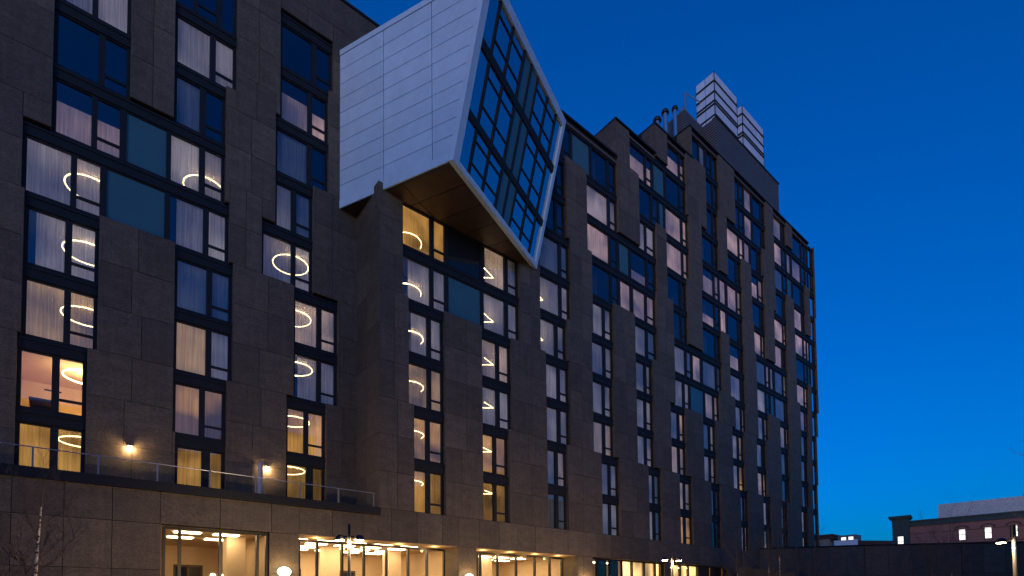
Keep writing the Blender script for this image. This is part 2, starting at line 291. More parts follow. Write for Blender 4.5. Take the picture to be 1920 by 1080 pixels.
WIN_MAIN = {
 1: [
  (15.25, 17.36, '15.33,16.14,Bo 16.42,17.21,No'),
  (20.13, 22.28, '20.21,21.10,Bo 21.36,22.13,No'),
  (25.70, 27.74, '25.78,26.63,Bu 26.91,27.59,Nu'),
  (31.38, 33.54, '31.46,32.40,Bc 32.65,33.39,Nc'),
  (37.25, 39.12, '37.33,38.07,Bc 38.37,38.97,Nu'),
  (41.77, 43.82, '41.85,42.59,Bo 42.90,43.67,No'),
  (46.96, 48.76, '47.04,47.81,Bb 48.05,48.61,Nb'),
  (52.49, 54.17, '52.57,53.37,Bc 53.61,54.02,Nc'),
  (57.34, 59.29, '57.42,58.43,Bc 58.74,59.14,Nu'),
  (61.55, 63.35, '61.63,62.59,Bu 62.72,63.20,Nu'),
  (66.85, 68.56, '66.93,68.03,Bw 68.11,68.41,No'),
  (70.26, 71.66, '70.34,71.51,Bb'),
 ],
 2: [
  (15.25, 17.36, '15.33,16.15,Bo 16.42,17.21,No'),
  (20.13, 22.28, '20.21,21.10,Bo 21.37,22.13,No'),
  (25.70, 27.74, '25.78,26.65,Bc 26.94,27.59,Nw'),
  (31.38, 33.54, '31.46,32.43,Bc 32.68,33.39,Nc'),
  (37.25, 39.12, '37.33,38.15,Bc 38.34,38.97,Nu'),
  (41.77, 43.82, '41.85,42.71,Bw 42.96,43.67,Nw'),
  (46.96, 48.76, '47.04,47.83,Bu 48.12,48.61,Nu'),
  (52.49, 54.17, '52.57,53.44,Bu 53.69,54.02,Nc'),
  (57.34, 59.29, '57.42,58.58,Bc 58.82,59.14,Nc'),
  (61.55, 63.35, '61.63,62.68,Bu 62.82,63.20,Nu'),
  (66.85, 68.82, '66.93,68.14,Bw 68.29,68.67,No'),
  (70.26, 71.66, '70.34,71.51,Bb'),
 ],
 3: [
  (14.92, 17.36, '15.00,16.26,Ba 16.53,17.21,Na'),
  (20.13, 22.59, '20.21,21.40,Bc 21.70,22.44,Nc'),
  (25.70, 28.10, '25.78,26.96,Bc 27.27,27.95,Nc'),
  (30.53, 33.01, '30.61,31.86,Bw 32.14,32.86,Nw'),
  (35.87, 38.25, '35.95,37.13,Bc 37.40,38.10,Nc'),
  (40.66, 43.05, '40.74,41.96,Bw 42.26,42.90,Nw'),
  (45.88, 48.22, '45.96,47.16,Bc 47.44,48.07,Nc'),
  (51.24, 53.70, '51.32,52.57,Bc 52.78,53.55,No'),
  (56.30, 58.57, '56.38,57.75,Bw 57.99,58.42,Nw'),
  (61.99, 64.22, '62.07,63.39,Bu 63.63,64.07,Nu'),
  (67.21, 69.38, '67.29,68.62,Bu 68.77,69.23,Nc'),
  (70.26, 71.66, '70.34,71.51,Bb'),
 ],
 4: [
  (14.92, 17.36, '15.00,16.26,Bc 16.53,17.21,Nc'),
  (20.13, 22.59, '20.21,21.43,Bw 21.70,22.44,Nw'),
  (25.70, 28.10, '25.78,27.00,Bc 27.27,27.95,Nc'),
  (30.53, 33.01, '30.61,31.92,Bc 32.17,32.86,Nc'),
  (35.87, 38.25, '35.95,37.19,Bc 37.46,38.10,Nc'),
  (40.66, 43.05, '40.74,42.02,Bc 42.31,42.90,Nw'),
  (45.88, 48.22, '45.96,47.19,Bu 47.48,48.07,Nc'),
  (51.24, 53.70, '51.32,52.64,Bc 52.93,53.55,Nw'),
  (56.30, 58.57, '56.38,57.89,Bc 58.14,58.42,Nc'),
  (61.99, 64.22, '62.07,63.55,Bu 63.76,64.07,Nc'),
  (67.21, 69.38, '67.29,68.77,Bu 68.87,69.23,Nc'),
  (70.59, 71.99, '70.67,71.84,Bb'),
 ],
 5: [
  (14.57, 23.38, '14.65,16.47,Bc 16.73,17.52,Nc 17.77,20.20,Dt 20.47,22.19,Bc 22.49,23.23,Nc'),
  (25.22, 27.88, '25.30,26.81,Bc 27.11,27.73,Nc'),
  (30.53, 33.20, '30.61,32.07,Bc 32.34,33.05,Nc'),
  (35.87, 38.25, '35.95,37.28,Bc 37.57,38.10,Nc'),
  (41.46, 49.10, '41.54,42.99,Bc 43.29,43.98,Nc 44.24,46.41,Dt 46.74,48.12,Bp 48.36,48.95,Np'),
  (52.01, 54.31, '52.09,53.48,Bc 53.73,54.16,Nc'),
  (56.76, 59.36, '56.84,58.34,Bc 58.65,59.21,Nc'),
  (61.99, 64.52, '62.07,63.64,Bp 63.96,64.37,Np'),
  (67.49, 69.66, '67.57,68.98,Bu 69.16,69.51,Nc'),
  (70.59, 71.99, '70.67,71.84,Bb'),
 ],
 6: [
  (14.57, 23.38, '14.65,16.49,Bo 16.77,17.51,No 17.78,20.21,Dk 20.51,22.21,Bw 22.51,23.23,Nc'),
  (25.22, 28.36, '25.30,27.31,Bc 27.58,28.21,Nc'),
  (30.71, 33.20, '30.79,32.09,Bc 32.35,33.05,Nc'),
  (35.87, 39.00, '35.95,37.61,Bc 37.89,38.85,Nu'),
  (41.46, 49.76, '41.54,43.47,Bc 43.75,44.48,Nu 44.74,46.10,Dp 46.38,48.77,Bu 49.06,49.61,Nu'),
  (51.20, 54.31, '51.28,53.61,Bc 53.83,54.16,Nu'),
  (56.76, 64.52, '56.84,59.11,Bc 59.35,60.05,Nb 60.34,61.14,Dt 61.46,63.81,Bu 64.01,64.37,Nc'),
  (67.49, 70.00, '67.57,69.23,Bp 69.43,69.85,Np'),
  (70.96, 72.45, '71.04,72.30,Bb'),
 ],
 7: [
  (25.22, 28.36, '25.30,27.32,Bu 27.59,28.21,Nu'),
  (30.71, 39.00, '30.79,33.06,Bb 33.30,34.03,Nb 34.33,35.64,Dp 35.99,37.60,Bp 37.89,38.85,Np'),
  (41.46, 43.89, '41.54,42.88,Bb 43.14,43.74,Nb'),
  (46.26, 49.76, '46.34,48.83,Bb 49.03,49.61,Nb'),
  (51.20, 54.31, '51.28,53.46,Bh 53.68,54.16,Nb'),
  (56.76, 64.52, '56.84,59.25,Bu 59.46,60.13,Np 60.43,61.16,Dp 61.55,63.49,Bu 63.69,64.37,Nc'),
  (66.76, 70.25, '66.84,69.33,Bp 69.53,70.10,Np'),
  (70.96, 72.96, '71.04,72.32,Bb 72.48,72.81,Nb'),
 ],
 8: [
  (25.82, 28.03, '25.90,26.97,Bb 27.22,27.88,Nb'),
  (30.25, 39.23, '30.33,33.01,Bp 33.27,33.99,Nb 34.29,35.49,Dt 35.81,37.83,Bg 38.13,39.08,Nb'),
  (40.66, 43.89, '40.74,42.85,Bb 43.19,43.74,Nb'),
  (46.26, 54.31, '46.34,48.79,Bg 49.04,49.69,Nb 49.99,51.12,Dp 51.44,53.42,Bb 53.70,54.16,Nb'),
  (56.50, 59.30, '56.58,58.51,Bp 58.71,59.15,Np'),
  (61.37, 64.52, '61.45,63.55,Bp 63.71,64.37,Nb'),
  (66.76, 72.96, '66.84,69.59,Bb 69.74,70.51,Nb 70.75,71.19,Dt 71.62,72.26,Bb 72.42,72.81,Nb'),
 ],
 9: [
  (26.09, 28.03, '26.17,27.01,Bb 27.26,27.88,Nb'),
  (30.25, 34.04, '30.33,32.95,Bs 33.23,33.89,Ns'),
  (36.81, 39.23, '36.89,37.80,Bc 38.02,39.08,Nc'),
  (40.66, 44.39, '40.74,43.37,Bp 43.63,44.24,Np'),
  (46.52, 54.31, '46.60,48.79,Bh 49.06,49.76,Np 49.99,51.14,Dp 51.51,53.33,Bp 53.49,54.16,Np'),
  (56.26, 59.30, '56.34,58.49,Bb 58.67,59.15,Nb'),
  (61.37, 64.85, '61.45,64.01,Bp 64.19,64.70,Np'),
  (66.76, 72.96, '66.84,69.53,Bp 69.76,70.54,Np 70.69,71.32,Dp 71.56,72.29,Bb 72.45,72.81,Nb'),
 ],
 10: [
  (27.17, 34.04, '27.25,27.85,Bb 28.06,28.72,Nb 28.96,30.86,Dt 31.14,32.93,Bb 33.22,33.89,Nb'),
  (36.81, 44.39, '36.89,38.72,Bb 39.01,39.77,Nb 40.02,40.62,Dt 40.91,43.33,Bp 43.63,44.24,Np'),
  (46.52, 49.77, '46.60,48.79,Bb 49.02,49.62,Nb'),
  (51.34, 54.31, '51.42,53.29,Bb 53.56,54.16,Nb'),
  (56.26, 59.30, '56.34,58.08,Bh 58.26,59.15,Np'),
  (61.95, 64.85, '62.03,64.17,Bb 64.38,64.70,Np'),
  (66.76, 70.20, '66.84,69.40,Bp 69.63,70.05,Nb'),
  (71.46, 72.96, '71.54,72.81,Bb'),
 ],
 11: [
  (35.65, 44.18, '35.73,37.95,Bh 38.21,38.93,Nh 39.24,40.79,Dt 41.11,43.16,Bb 43.38,44.03,Nb'),
  (47.52, 49.77, '47.60,48.83,Bb 49.08,49.62,Nb'),
  (51.34, 59.04, '51.42,54.06,Bp 54.30,55.09,Np 55.32,56.48,Dp 56.78,58.16,Bb 58.40,58.89,Nb'),
  (61.95, 70.20, '62.03,64.40,Bu 64.60,65.38,Nb 65.59,66.78,Dt 67.17,69.34,Bb 69.65,70.05,Nb'),
  (71.46, 73.26, '71.54,73.11,Bb'),
 ],
 12: [
  (41.14, 44.18, '41.22,43.21,Bh 43.43,44.03,Nh'),
  (47.52, 50.09, '47.60,49.04,Bb 49.29,49.94,Nb'),
  (53.19, 60.13, '53.27,54.32,Bb 54.49,55.30,Nb 55.57,57.15,Dp 57.45,59.28,Bb 59.47,59.98,Nb'),
  (61.95, 73.26, '62.03,64.37,Bp 64.62,65.40,Nb 65.68,66.68,Dp 67.12,69.52,Bp 69.75,70.76,Nb 71.07,71.59,Du 71.94,72.48,Bb 72.67,73.11,Nb'),
 ],
 13: [
  (45.23, 50.09, '45.31,46.71,Bb 46.87,47.82,Bu 48.14,48.93,Nb 49.13,49.94,Bb'),
  (53.19, 60.13, '53.27,54.39,Bb 54.59,55.35,Nb 55.64,57.16,Dp 57.52,59.24,Bb 59.49,59.98,Nb'),
  (61.95, 65.35, '62.03,64.41,Bp 64.64,65.20,Nb'),
  (66.90, 73.26, '66.98,69.76,Bb 70.03,70.77,Nb 71.09,71.56,Du 71.88,72.69,Bb 72.85,73.11,Nb'),
 ],
}

# pleated curtain meshes, shared
def curtain_mesh(folds, mat):
    me = bpy.data.meshes.new('curtain_mesh'); n = folds * 6; v = []; f = []
    rr = random.Random(folds)
    ph = [rr.uniform(-.5, .5) for _ in range(folds + 1)]
    for j, z in enumerate((-0.5, 0.5)):
        for i in range(n + 1):
            u = i / n; a = u * folds * 2 * math.pi + ph[int(u * folds)] * 0.8
            v.append((u - 0.5, math.sin(a) * 0.5 * (1.0 if j == 0 else 0.75), z))
    for i in range(n): f.append((i, i + 1, n + 2 + i, n + 1 + i))
    me.from_pydata(v, [], f); me.update(); me.materials.append(MAT[mat]); me.polygons.foreach_set('use_smooth', [True] * len(me.polygons)); return me
CUR = {}
def curtain(x0, x1, y, z0, z1, mat, parent):
    folds = max(3, min(18, int(round((x1 - x0) / 0.11))))
    if (folds, mat) not in CUR: CUR[(folds, mat)] = curtain_mesh(folds, mat)
    o = bpy.data.objects.new('curtain', CUR[(folds, mat)]); o.scale = (x1 - x0, 0.04, z1 - z0)
    return put(o, parent, ((x0 + x1) / 2, y, (z0 + z1) / 2))

def make_window(F, Y, sL, sR, panes):
    z0, z1 = sill(F), head(F)
    fr = MB(); yf0, yf1 = Y - 0.06, Y + 0.07
    P = []
    for tk in panes.split():
        a, b, k = tk.split(','); P.append((float(a), float(b), k))
    fr.box(sL, P[0][0], yf0, yf1, z0, z1); fr.box(P[-1][1], sR, yf0, yf1, z0, z1)
    for q in range(len(P) - 1): fr.box(P[q][1], P[q + 1][0], yf0 - 0.02, yf1, z0, z1)
    fr.box(sL, sR, yf0 - 0.004, yf1 + .004, z0 - 0.10, z0 + 0.06); fr.box(sL, sR, yf0 - 0.004, yf1 + .004, z1 - 0.05, z1 + 0.02)
    for a, b, k in P:
        if k[0] == 'N': fr.box(a, b, yf0 + 0.01, yf1 - 0.01, z0 + 0.56, z0 + 0.66)
    w = fr.build('window', 'metal', hotel, ((sL + sR) / 2, Y, z0))
    zr = 25.4 if (Y == 0 and F == 6 and sR < 25) else sill(F + 1)
    box('reveal', sR - 0.002, sR + 0.05, Y - REC + 0.006, Y + 0.02, z0, zr - 0.01, 'stone', w); box('reveal', sL - 0.05, sL + 0.002, Y - REC + 0.006, Y + 0.02, z0, zr - 0.01, 'stone', w)
    for a, b, k in P:
        s = k[1]; zb, zt = z0 + 0.06, z1 - 0.05
        if s == 't' or s == 'k':
            box('infill_panel', a, b, Y - 0.01, Y + 0.03, zb, zt, 'infill' if s == 't' else 'infill_dark', w); continue
        spans = [(zb, zt)] if k[0] != 'N' else [(zb, z0 + 0.56), (z0 + 0.66, zt)]
        for p0, p1 in spans: box('pane', a, b, Y - 0.008, Y + 0.012, p0, p1, 'glass', w)
        a2, b2 = a - 0.05, b + 0.22
        if k[0] == 'B' and s in 'cuws' and random.random() < 0.4: a2 += (b - a) * random.uniform(0.12, 0.3)   # not fully drawn
        if s in 'cuwaods': curtain(a2, b2, Y + 0.14, z0 - 0.02, z1 + 0.02, 'cur_' + s, w)
        elif s == 'p': box('blind', a2, b2, Y + 0.10, Y + 0.11, z0, z1, 'blind', w)
        elif s == 'h': box('blind', a2, b2, Y + 0.10, Y + 0.11, z0, z0 + HW * random.uniform(0.55, 0.72), 'blind', w)
        elif s == 'g': box('blind', a2, b2, Y + 0.10, Y + 0.11, z0, z0 + HW * random.uniform(0.3, 0.45), 'blind', w)
    return w

def make_spandrel(F, Y, sL, sR, top=None):
    zt = sill(F + 1) if top is None else top
    m = MB(); m.box(sL, sR, Y - 0.13, Y + 0.12, head(F) + 0.02, zt - 0.10)
    m.box(sL, sR, Y - 0.17, Y + 0.10, zt - 0.22, zt - 0.11)
    m.build('spandrel', 'metal', hotel)

PANELS = []   # (x0,x1,ya,yb,z0,z1)
def split(x0, x1):
    w = x1 - x0; n = 1 if w < 1.5 else (2 if w < 5.2 else 3)
    if n == 2 and w > 2.6:
        c = x0 + w * random.choice((0.42, 0.5, 0.56)); return [(x0, c), (c, x1)]
    return [(x0 + w * i / n, x0 + w * (i + 1) / n) for i in range(n)]
def inter(A, B):
    out = []
    for a0, a1 in A:
        for b0, b1 in B:
            lo, hi = max(a0, b0), min(a1, b1)
            if hi - lo > 0.07: out.append((lo, hi))
    return out
def minus(A, B):
    out = []
    for a0, a1 in A:
        segs = [(a0, a1)]
        for b0, b1 in B:
            ns = []
            for s0, s1 in segs:
                if b1 <= s0 or b0 >= s1: ns.append((s0, s1)); continue
                if b0 - s0 > 0.07: ns.append((s0, b0))
                if s1 - b1 > 0.07: ns.append((b1, s1))
            segs = ns
        out += segs
    return out
def clad(table, Y, rng, floors, topz):
    """stone panels in courses of two thirds of a storey around the openings"""
    x_of = {}
    for F in range(1, floors + 1):
        xs, xe = rng(F)
        if xs is None: x_of[F] = []; continue
        cur = xs; L = []
        for sL, sR, p in sorted(table.get(F, [])):
            if sL - cur > 0.07: L.append((cur, sL))
            cur = max(cur, sR)
        if xe - cur > 0.07: L.append((cur, xe))
        x_of[F] = L
    y0, y1 = Y - REC, Y - REC + 0.07
    for F in range(1, floors + 1, 2):
        lo, up = x_of[F], x_of.get(F + 1, []); zb, zm, zt = sill(F), sill(F + 1), sill(F + 2)
        h = 2 * FH / 3
        for a, b in lo:
            for p, q in split(a, b): PANELS.append((p, q, y0, y1, zb, zb + h))
        for a, b in up:
            for p, q in split(a, b): PANELS.append((p, q, y0, y1, zb + 2 * h, zt))
        both = inter(lo, up)
        for a, b in both:
            for p, q in split(a, b): PANELS.append((p, q, y0, y1, zb + h, zb + 2 * h))
        for a, b in minus(lo, both):
            for p, q in split(a, b): PANELS.append((p, q, y0, y1, zb + h, zm))
        for a, b in minus(up, both):
            for p, q in split(a, b): PANELS.append((p, q, y0, y1, zm, zb + 2 * h))
    return x_of

def rng_left(F): return (-9.0, 13.14) if F <= 6 else (-9.0, 16.5)
def rng_main(F):
    if F <= 5: return (13.14, 71.6)
    if F == 6: return (13.14, 71.6)
    lo = 24.9
    if F == 11: lo = 33.95
    if F == 12: lo = 39.35
    if F == 13: lo = 45.0
    return (lo, 71.6)
XL = clad(WIN_LEFT, YL, rng_left, 10, 0)
XM = clad(WIN_MAIN, YM, rng_main, 13, 0)
# trim the panel list at each roof line and where the pod swallows the main wall
trim = []
for (a, b, y0, y1, z0, z1) in PANELS:
    if y0 < 0:   # main plane
        xm = (a + b) / 2
        z1 = min(z1, roof_of(xm) - 0.02)
        if xm < 24.9 and z0 > 25.0: continue
        if xm < 24.9: z1 = min(z1, 25.5)
    else:
        z1 = min(z1, 37.95)
    if z1 - z0 > 0.08: trim.append((a, b, y0, y1, z0, z1))
PANELS = trim
for F in WIN_LEFT:
    for sL, sR, p in WIN_LEFT[F]:
        make_window(F, YL, sL, sR, p); make_spandrel(F, YL, sL, sR)
for F in WIN_MAIN:
    for sL, sR, p in WIN_MAIN[F]:
        make_window(F, YM, sL, sR, p)
        tf = top_floor((sL + sR) / 2)
        if F == 6 and sR < 25: make_spandrel(F, YM, sL, sR, 25.4)
        elif F == tf:
            make_spandrel(F, YM, sL, sR, roof_of((sL + sR) / 2) + 0.05)
        else: make_spandrel(F, YM, sL, sR)

# podium: band over the ground-floor openings, the terrace front and the piers
GF = [(3.14, 7.46, 0.05), (8.82, 18.24, 1.3), (19.54, 28.55, 1.3), (30.2, 39.2, 0.05), (40.1, 49.6, 0.05)]   # x0, x1, glass plane
GH = 5.35
cuts = [-9.0, -7.4, -5.8, -4.5, -3.0, -1.55, -0.06, 1.45, 3.09, 5.36, 7.55, 8.84, 10.5, 12.17, 13.81, 15.44, 17.12, 18.25]
x = 19.8
while x < 71.0: cuts.append(x); x += 1.56
cuts.append(71.6)
for a, b in zip(cuts[:-1], cuts[1:]):
    top = 6.72 if b < 13.2 else sill(1)
    PANELS.append((a, b, -REC, -REC + .07, GH + 0.0, top, 'stone'))
piers = [(-9.0, 3.14), (7.46, 8.82), (18.24, 19.54), (28.55, 30.2), (39.2, 40.1), (49.6, 71.6)]
for a, b in piers:
    cs = [a] + [c for c in cuts if a + 0.3 < c < b - 0.3] + [b]
    for p, q in zip(cs[:-1], cs[1:]):
        for z0, z1 in ((0, 1.75), (1.75, 3.4), (3.4, GH)): PANELS.append((p, q, -REC, -REC + .07, z0, z1, 'stone'))

CAMP = Vector((0, -27.3, 1.6))
def weight(p):
    c = Vector(((p[0] + p[1]) / 2, p[2], (p[4] + p[5]) / 2)); d = (c - CAMP); vis = d.normalized().dot(FWD) > 0.45 and c.z > 2.0
    u = d.dot(RGT) / max(0.1, d.dot(FWD))
    if abs(u) > 0.98: vis = False
    return (p[1] - p[0]) * (p[5] - p[4]) * abs(d.y) / d.length ** 3 if vis else 0
PANELS.sort(key=weight, reverse=True)
GAP = 0.010
rest = {}
for i, pn in enumerate(PANELS):
    a, b, y0, y1, z0, z1 = pn[:6]; mt = pn[6] if len(pn) > 6 else 'stone'
    j = random.uniform(-0.006, 0.006)
    if i < 300: box('stone_panel', a + GAP, b - GAP, y0 + j, y1, z0 + GAP, z1 - GAP, mt, hotel)
    else: rest.setdefault(mt, MB()).box(a + GAP, b - GAP, y0 + j, y1, z0 + GAP, z1 - GAP)
for mt, m in rest.items():
    ro = m.build('stone_cladding', mt, hotel); ro['kind'] = 'stuff'
# wall behind the panels, cut around the openings (one strip per storey)
for tabx, Y in ((XL, YL), (XM, YM)):
    for F, L in tabx.items():
        for a, b in L:
            zt = sill(F + 1)
            if Y == 0:
                if b < 25 and F == 6: zt = 25.45
                zt = min(zt, roof_of((a + b) / 2) - 0.03)
            else: zt = min(zt, 37.9)
            box('backing_wall', a + 0.02, b - 0.02, Y - REC + 0.08, Y + 0.34, sill(F), zt, 'backing', hotel)
for a, b in piers: box('backing_wall', a + 0.02, b - 0.02, -REC + 0.08, 0.3, 0.0, GH - 0.01, 'backing', hotel)
box('backing_wall', -9, 13.1, -REC + 0.08, 0.2, GH + 0.02, 6.70, 'backing', hotel); box('backing_wall', 13.1, 71.58, -REC + 0.08, 0.2, GH + 0.02, sill(1) - 0.02, 'backing', hotel)
# pier return (left face of the main wing) as stone panels
for k in range(12):
    z0, z1 = 7.15 + k * 2.067, min(7.15 + (k + 1) * 2.067, 25.5)
    if z1 - z0 < 0.2: break
    for y0, y1 in ((-REC, 1.25), (1.25, YL - REC)):
        box('stone_panel', 13.07, 13.14, y0 + GAP, y1 - GAP, z0 + GAP, z1 - GAP, 'stone', hotel)
# upper block returns
def return_wall(X, z0, z1, y1=9.0, win=False):
    m = MB(); m.box(X, X + 0.25, -REC + 0.09, y1, z0, z1); m.build('return_wall', 'backing', hotel)
    zz = z0
    while zz < z1 - 0.05:
        zn = min(zz + 1.55, z1)
        for a, b in ((-REC, 1.1), (1.1, 3.2), (3.2, 6.0), (6.0, 9.0)):
            if win and a > 0.5 and b < 4: continue
            box('stone_panel', X - 0.07, X - 0.003, a + GAP, b - GAP, zz + GAP, zn - GAP, 'stone', hotel)
        zz = zn
    if win:
        fr = MB(); zb, zt = z0 + 0.55, z1 - 0.75
        fr.box(X - 0.06, X + 0.05, 1.1, 3.2, zt, z1); fr.box(X - 0.06, X + 0.05, 1.1, 3.2, z0, zb); fr.box(X - 0.06, X + 0.05, 1.1, 1.25, zb, zt); fr.box(X - 0.06, X + 0.05, 3.05, 3.2, zb, zt)
        w = fr.build('window', 'metal', hotel); box('pane', X - 0.03, X - 0.015, 1.25, 3.05, zb, zt, 'glass', w)
return_wall(33.95, 38.1, 41.35); return_wall(39.35, 41.2, 44.1, win=True); return_wall(45.0, 44.0, 47.15, win=True)

# roofs, copings, slabs, core
cp = [(24.9, 33.95, 38.15), (33.95, 39.35, 41.35), (39.35, 45.0, 44.1), (45.0, 71.6, 47.15)]
for a, b, z in cp:
    box('roof_slab', a, b, -0.2, 14, z - 0.45, z - 0.25, 'roof', hotel)
    box('coping', a - 0.09, b + 0.05, -REC - 0.06, 0.25, z, z + 0.14, 'metal', hotel)
    box('coping', a - 0.09, a + 0.25, 0.25, 12, z, z + 0.14, 'metal', hotel)
box('roof_slab', -9, 24.85, 2.8, 14, 37.7, 37.9, 'roof', hotel); box('coping', -9, 24.85, YL - REC - 0.06, YL + 0.25, 37.97, 38.1, 'metal', hotel)
for F in range(1, 14):
    xs = -9 if F <= 10 else rng_main(F)[0]
    m = MB()
    if F <= 10: m.box(-9, 13.1, YL + 0.35, 13.5, sill(F) - 0.35, sill(F) - 0.05)
    m.box(13.3 if F <= 7 else max(rng_main(F)[0], 24.9) + 0.3, 71.5, 0.36, 13.5, sill(F) - 0.35, sill(F) - 0.05)
    m.build('floor_slab', 'dark_room', hotel)
box('core_wall', -9, 71.5, 13.5, 13.8, 0, 38, 'dark_room', hotel); box('core_wall', 34.2, 71.5, 13.5, 13.8, 38, 41.0, 'dark_room', hotel); box('core_wall', 45.2, 71.5, 13.5, 13.8, 41.0, 47, 'dark_room', hotel)
box('end_wall', 71.6, 71.8, 0.35, 13.8, 0, 47.1, 'stone', hotel); box('end_wall', -9.2, -9.0, -REC, 13.8, 0, 37.9, 'stone', hotel)
xp = 14.5   # party walls so that no light leaks between rooms
for a in range(16, 71, 4): box('partition', a, a + 0.12, 0.45, 13.4, 7.2, 38.0, 'dark_room', hotel)
for a in (-3.2, 2.6, 7.3): box('partition', a, a + 0.12, YL + 0.4, 13.4, 7.2, 37.6, 'dark_room', hotel)

# ------------------------------------------------------------------ the tilted metal bay (pod)
PB = Vector((12.02, 2.65, 25.09)); SD = Vector((0.418, -0.908, 0)).normalized(); FD = Vector((0.922, 0.387, 0)).normalized()
PH, DEP, WID, LEAN = 9.70, 7.80, 10.37, 0.238
NS = Vector((-SD.y, SD.x, 0)) * -1      # outward normal of the side wall
if NS.dot(Vector((-1, -0.4, 0))) < 0: NS = -NS
def ps(t, v, o=0.0): return PB + SD * t + Vector((0, 0, v)) + NS * o
# side wall core and roof volume
c = MB(); e = DEP + LEAN * 0
core_pts = [ps(-0.5, 0.02, -0.06), ps(DEP - 0.15, 0.02, -0.06), None, None]
def pf(u, v, o=0.0):   # point on the leaning front: u along, v up, o outward
    nf = SD.cross(Vector((0, 0, 1))); 
    n = Vector((SD.x, SD.y, -LEAN)).normalized()
    return PB + SD * (DEP + LEAN * v) + FD * u + Vector((0, 0, v)) + n * o
def fbox(m, u0, u1, v0, v1, o0, o1):
    return m.hexa([pf(u0, v0, o1), pf(u1, v0, o1), pf(u1, v0, o0), pf(u0, v0, o0), pf(u0, v1, o1), pf(u1, v1, o1), pf(u1, v1, o0), pf(u0, v1, o0)])
bay = MB()
bay.hexa([ps(-0.6, 0.05, -0.25), ps(DEP - 0.5, 0.05, -0.25), ps(DEP - 0.5, 0.05, -0.08), ps(-0.6, 0.05, -0.08), ps(-0.6, PH - 0.05, -0.25), ps(DEP - 0.5 + LEAN * PH, PH - 0.05, -0.25), ps(DEP - 0.5 + LEAN * PH, PH - 0.05, -0.08), ps(-0.6, PH - 0.05, -0.08)])
far0 = pf(WID - 0.1, 0.05, -0.4); far1 = pf(WID - 0.1, PH - 0.05, -0.4)
b0 = Vector((13.2, 2.5, 25.14)); 
# roof lid, soffit backing and inner walls
bay.hexa([ps(-0.6, PH - 0.2, -0.1), pf(0.1, PH - 0.2, -0.3), pf(WID, PH - 0.2, -0.3), Vector((25.5, 4.0, PB.z + PH - 0.2)), ps(-0.6, PH - 0.05, -0.1), pf(0.1, PH - 0.05, -0.3), pf(WID, PH - 0.05, -0.3), Vector((25.5, 4.0, PB.z + PH - 0.05))])
bay.hexa([ps(-0.6, 0.12, -0.1), pf(0.1, 0.12, -0.3), pf(WID, 0.12, -0.3), Vector((25.5, 4.0, PB.z + 0.12)), ps(-0.6, 0.25, -0.1), pf(0.1, 0.25, -0.3), pf(WID, 0.25, -0.3), Vector((25.5, 4.0, PB.z + 0.25))])
bay.build('bay_core', 'dark_room', hotel)
# aluminium cladding panels on the side: columns at measured joints
cols = [0.0, 3.24, 6.50, DEP]
rows = [0.0, 0.50] + [0.50 + (PH - 0.85) * i / 10 for i in range(1, 11)] + [PH]
g = 0.022
for i in range(len(rows) - 1):
    v0, v1 = rows[i], rows[i + 1]
    cc = cols if 0 < i < len(rows) - 2 else [0.0, cols[-1]]
    for j in range(len(cc) - 1):
        t0, t1 = cc[j] + g, cc[j + 1] - g
        last = j == len(cc) - 2
        d0 = LEAN * v0 if last else 0; d1 = LEAN * v1 if last else 0
        t1e = DEP - 0.315 if last else t1
        o1 = 0.0 if i not in (0, len(rows) - 2) else 0.03
        m = MB(); vv0, vv1 = v0 + g * .7, v1 - g * .7
        m.hexa([ps(t0, vv0, o1), ps(t1e + d0, vv0, o1), ps(t1e + d0, vv0, o1 - 0.07), ps(t0, vv0, o1 - 0.07), ps(t0, vv1, o1), ps(t1e + d1, vv1, o1), ps(t1e + d1, vv1, o1 - 0.07), ps(t0, vv1, o1 - 0.07)])
        m.build('metal_panel', 'alu', hotel)
# front frame
fm = MB()
fbox(fm, -0.012, 0.50, 0.0, PH, -0.32, 0.0); fbox(fm, WID - 0.30, WID, 0.0, PH, -0.30, 0.0)
fbox(fm, 0.50, WID - 0.30, 0.0, 0.28, -0.30, 0.0); fbox(fm, 0.50, WID - 0.30, PH - 0.5, PH, -0.30, 0.0)
fm.build('bay_frame', 'alu', hotel)
vs = [(0.28, 2.66), (3.02, 6.14), (6.56, PH - 0.5)]
ws = [1.05, 1.4, 1.4, 0.8, 0.8, 1.4, 1.3, 0.9]; mull = 0.15
tot = WID - 0.80 - mull * 7; k = tot / sum(ws)
us = []; u = 0.50
for w_ in ws: us.append((u, u + w_ * k)); u += w_ * k + mull
sp = MB()
fbox(sp, 0.50, WID - 0.30, 2.66, 3.02, -0.30, -0.05); fbox(sp, 0.50, WID - 0.30, 6.14, 6.56, -0.30, -0.05)
sp.build('spandrel', 'metal', hotel)
for fi, (v0, v1) in enumerate(vs):
    fr = MB()
    for a, b in zip(us[:-1], us[1:]): fbox(fr, a[1], b[0], v0, v1, -0.25, -0.07)
    for i, (a, b) in enumerate(us):
        if i in (1, 2, 5, 6):
            for fz in (0.30, 0.78): fbox(fr, a, b, v0 + (v1 - v0) * fz - 0.04, v0 + (v1 - v0) * fz + 0.04, -0.2, -0.09)
    w = fr.build('window', 'metal', hotel)
    for i, (a, b) in enumerate(us):
        if i in (3, 4): m = MB(); fbox(m, a, b, v0, v1, -0.17, -0.13); m.build('infill_panel', 'infill', w); continue
        m = MB(); fbox(m, a, b, v0, v1, -0.16, -0.14); m.build('pane', 'pod_glass', w)
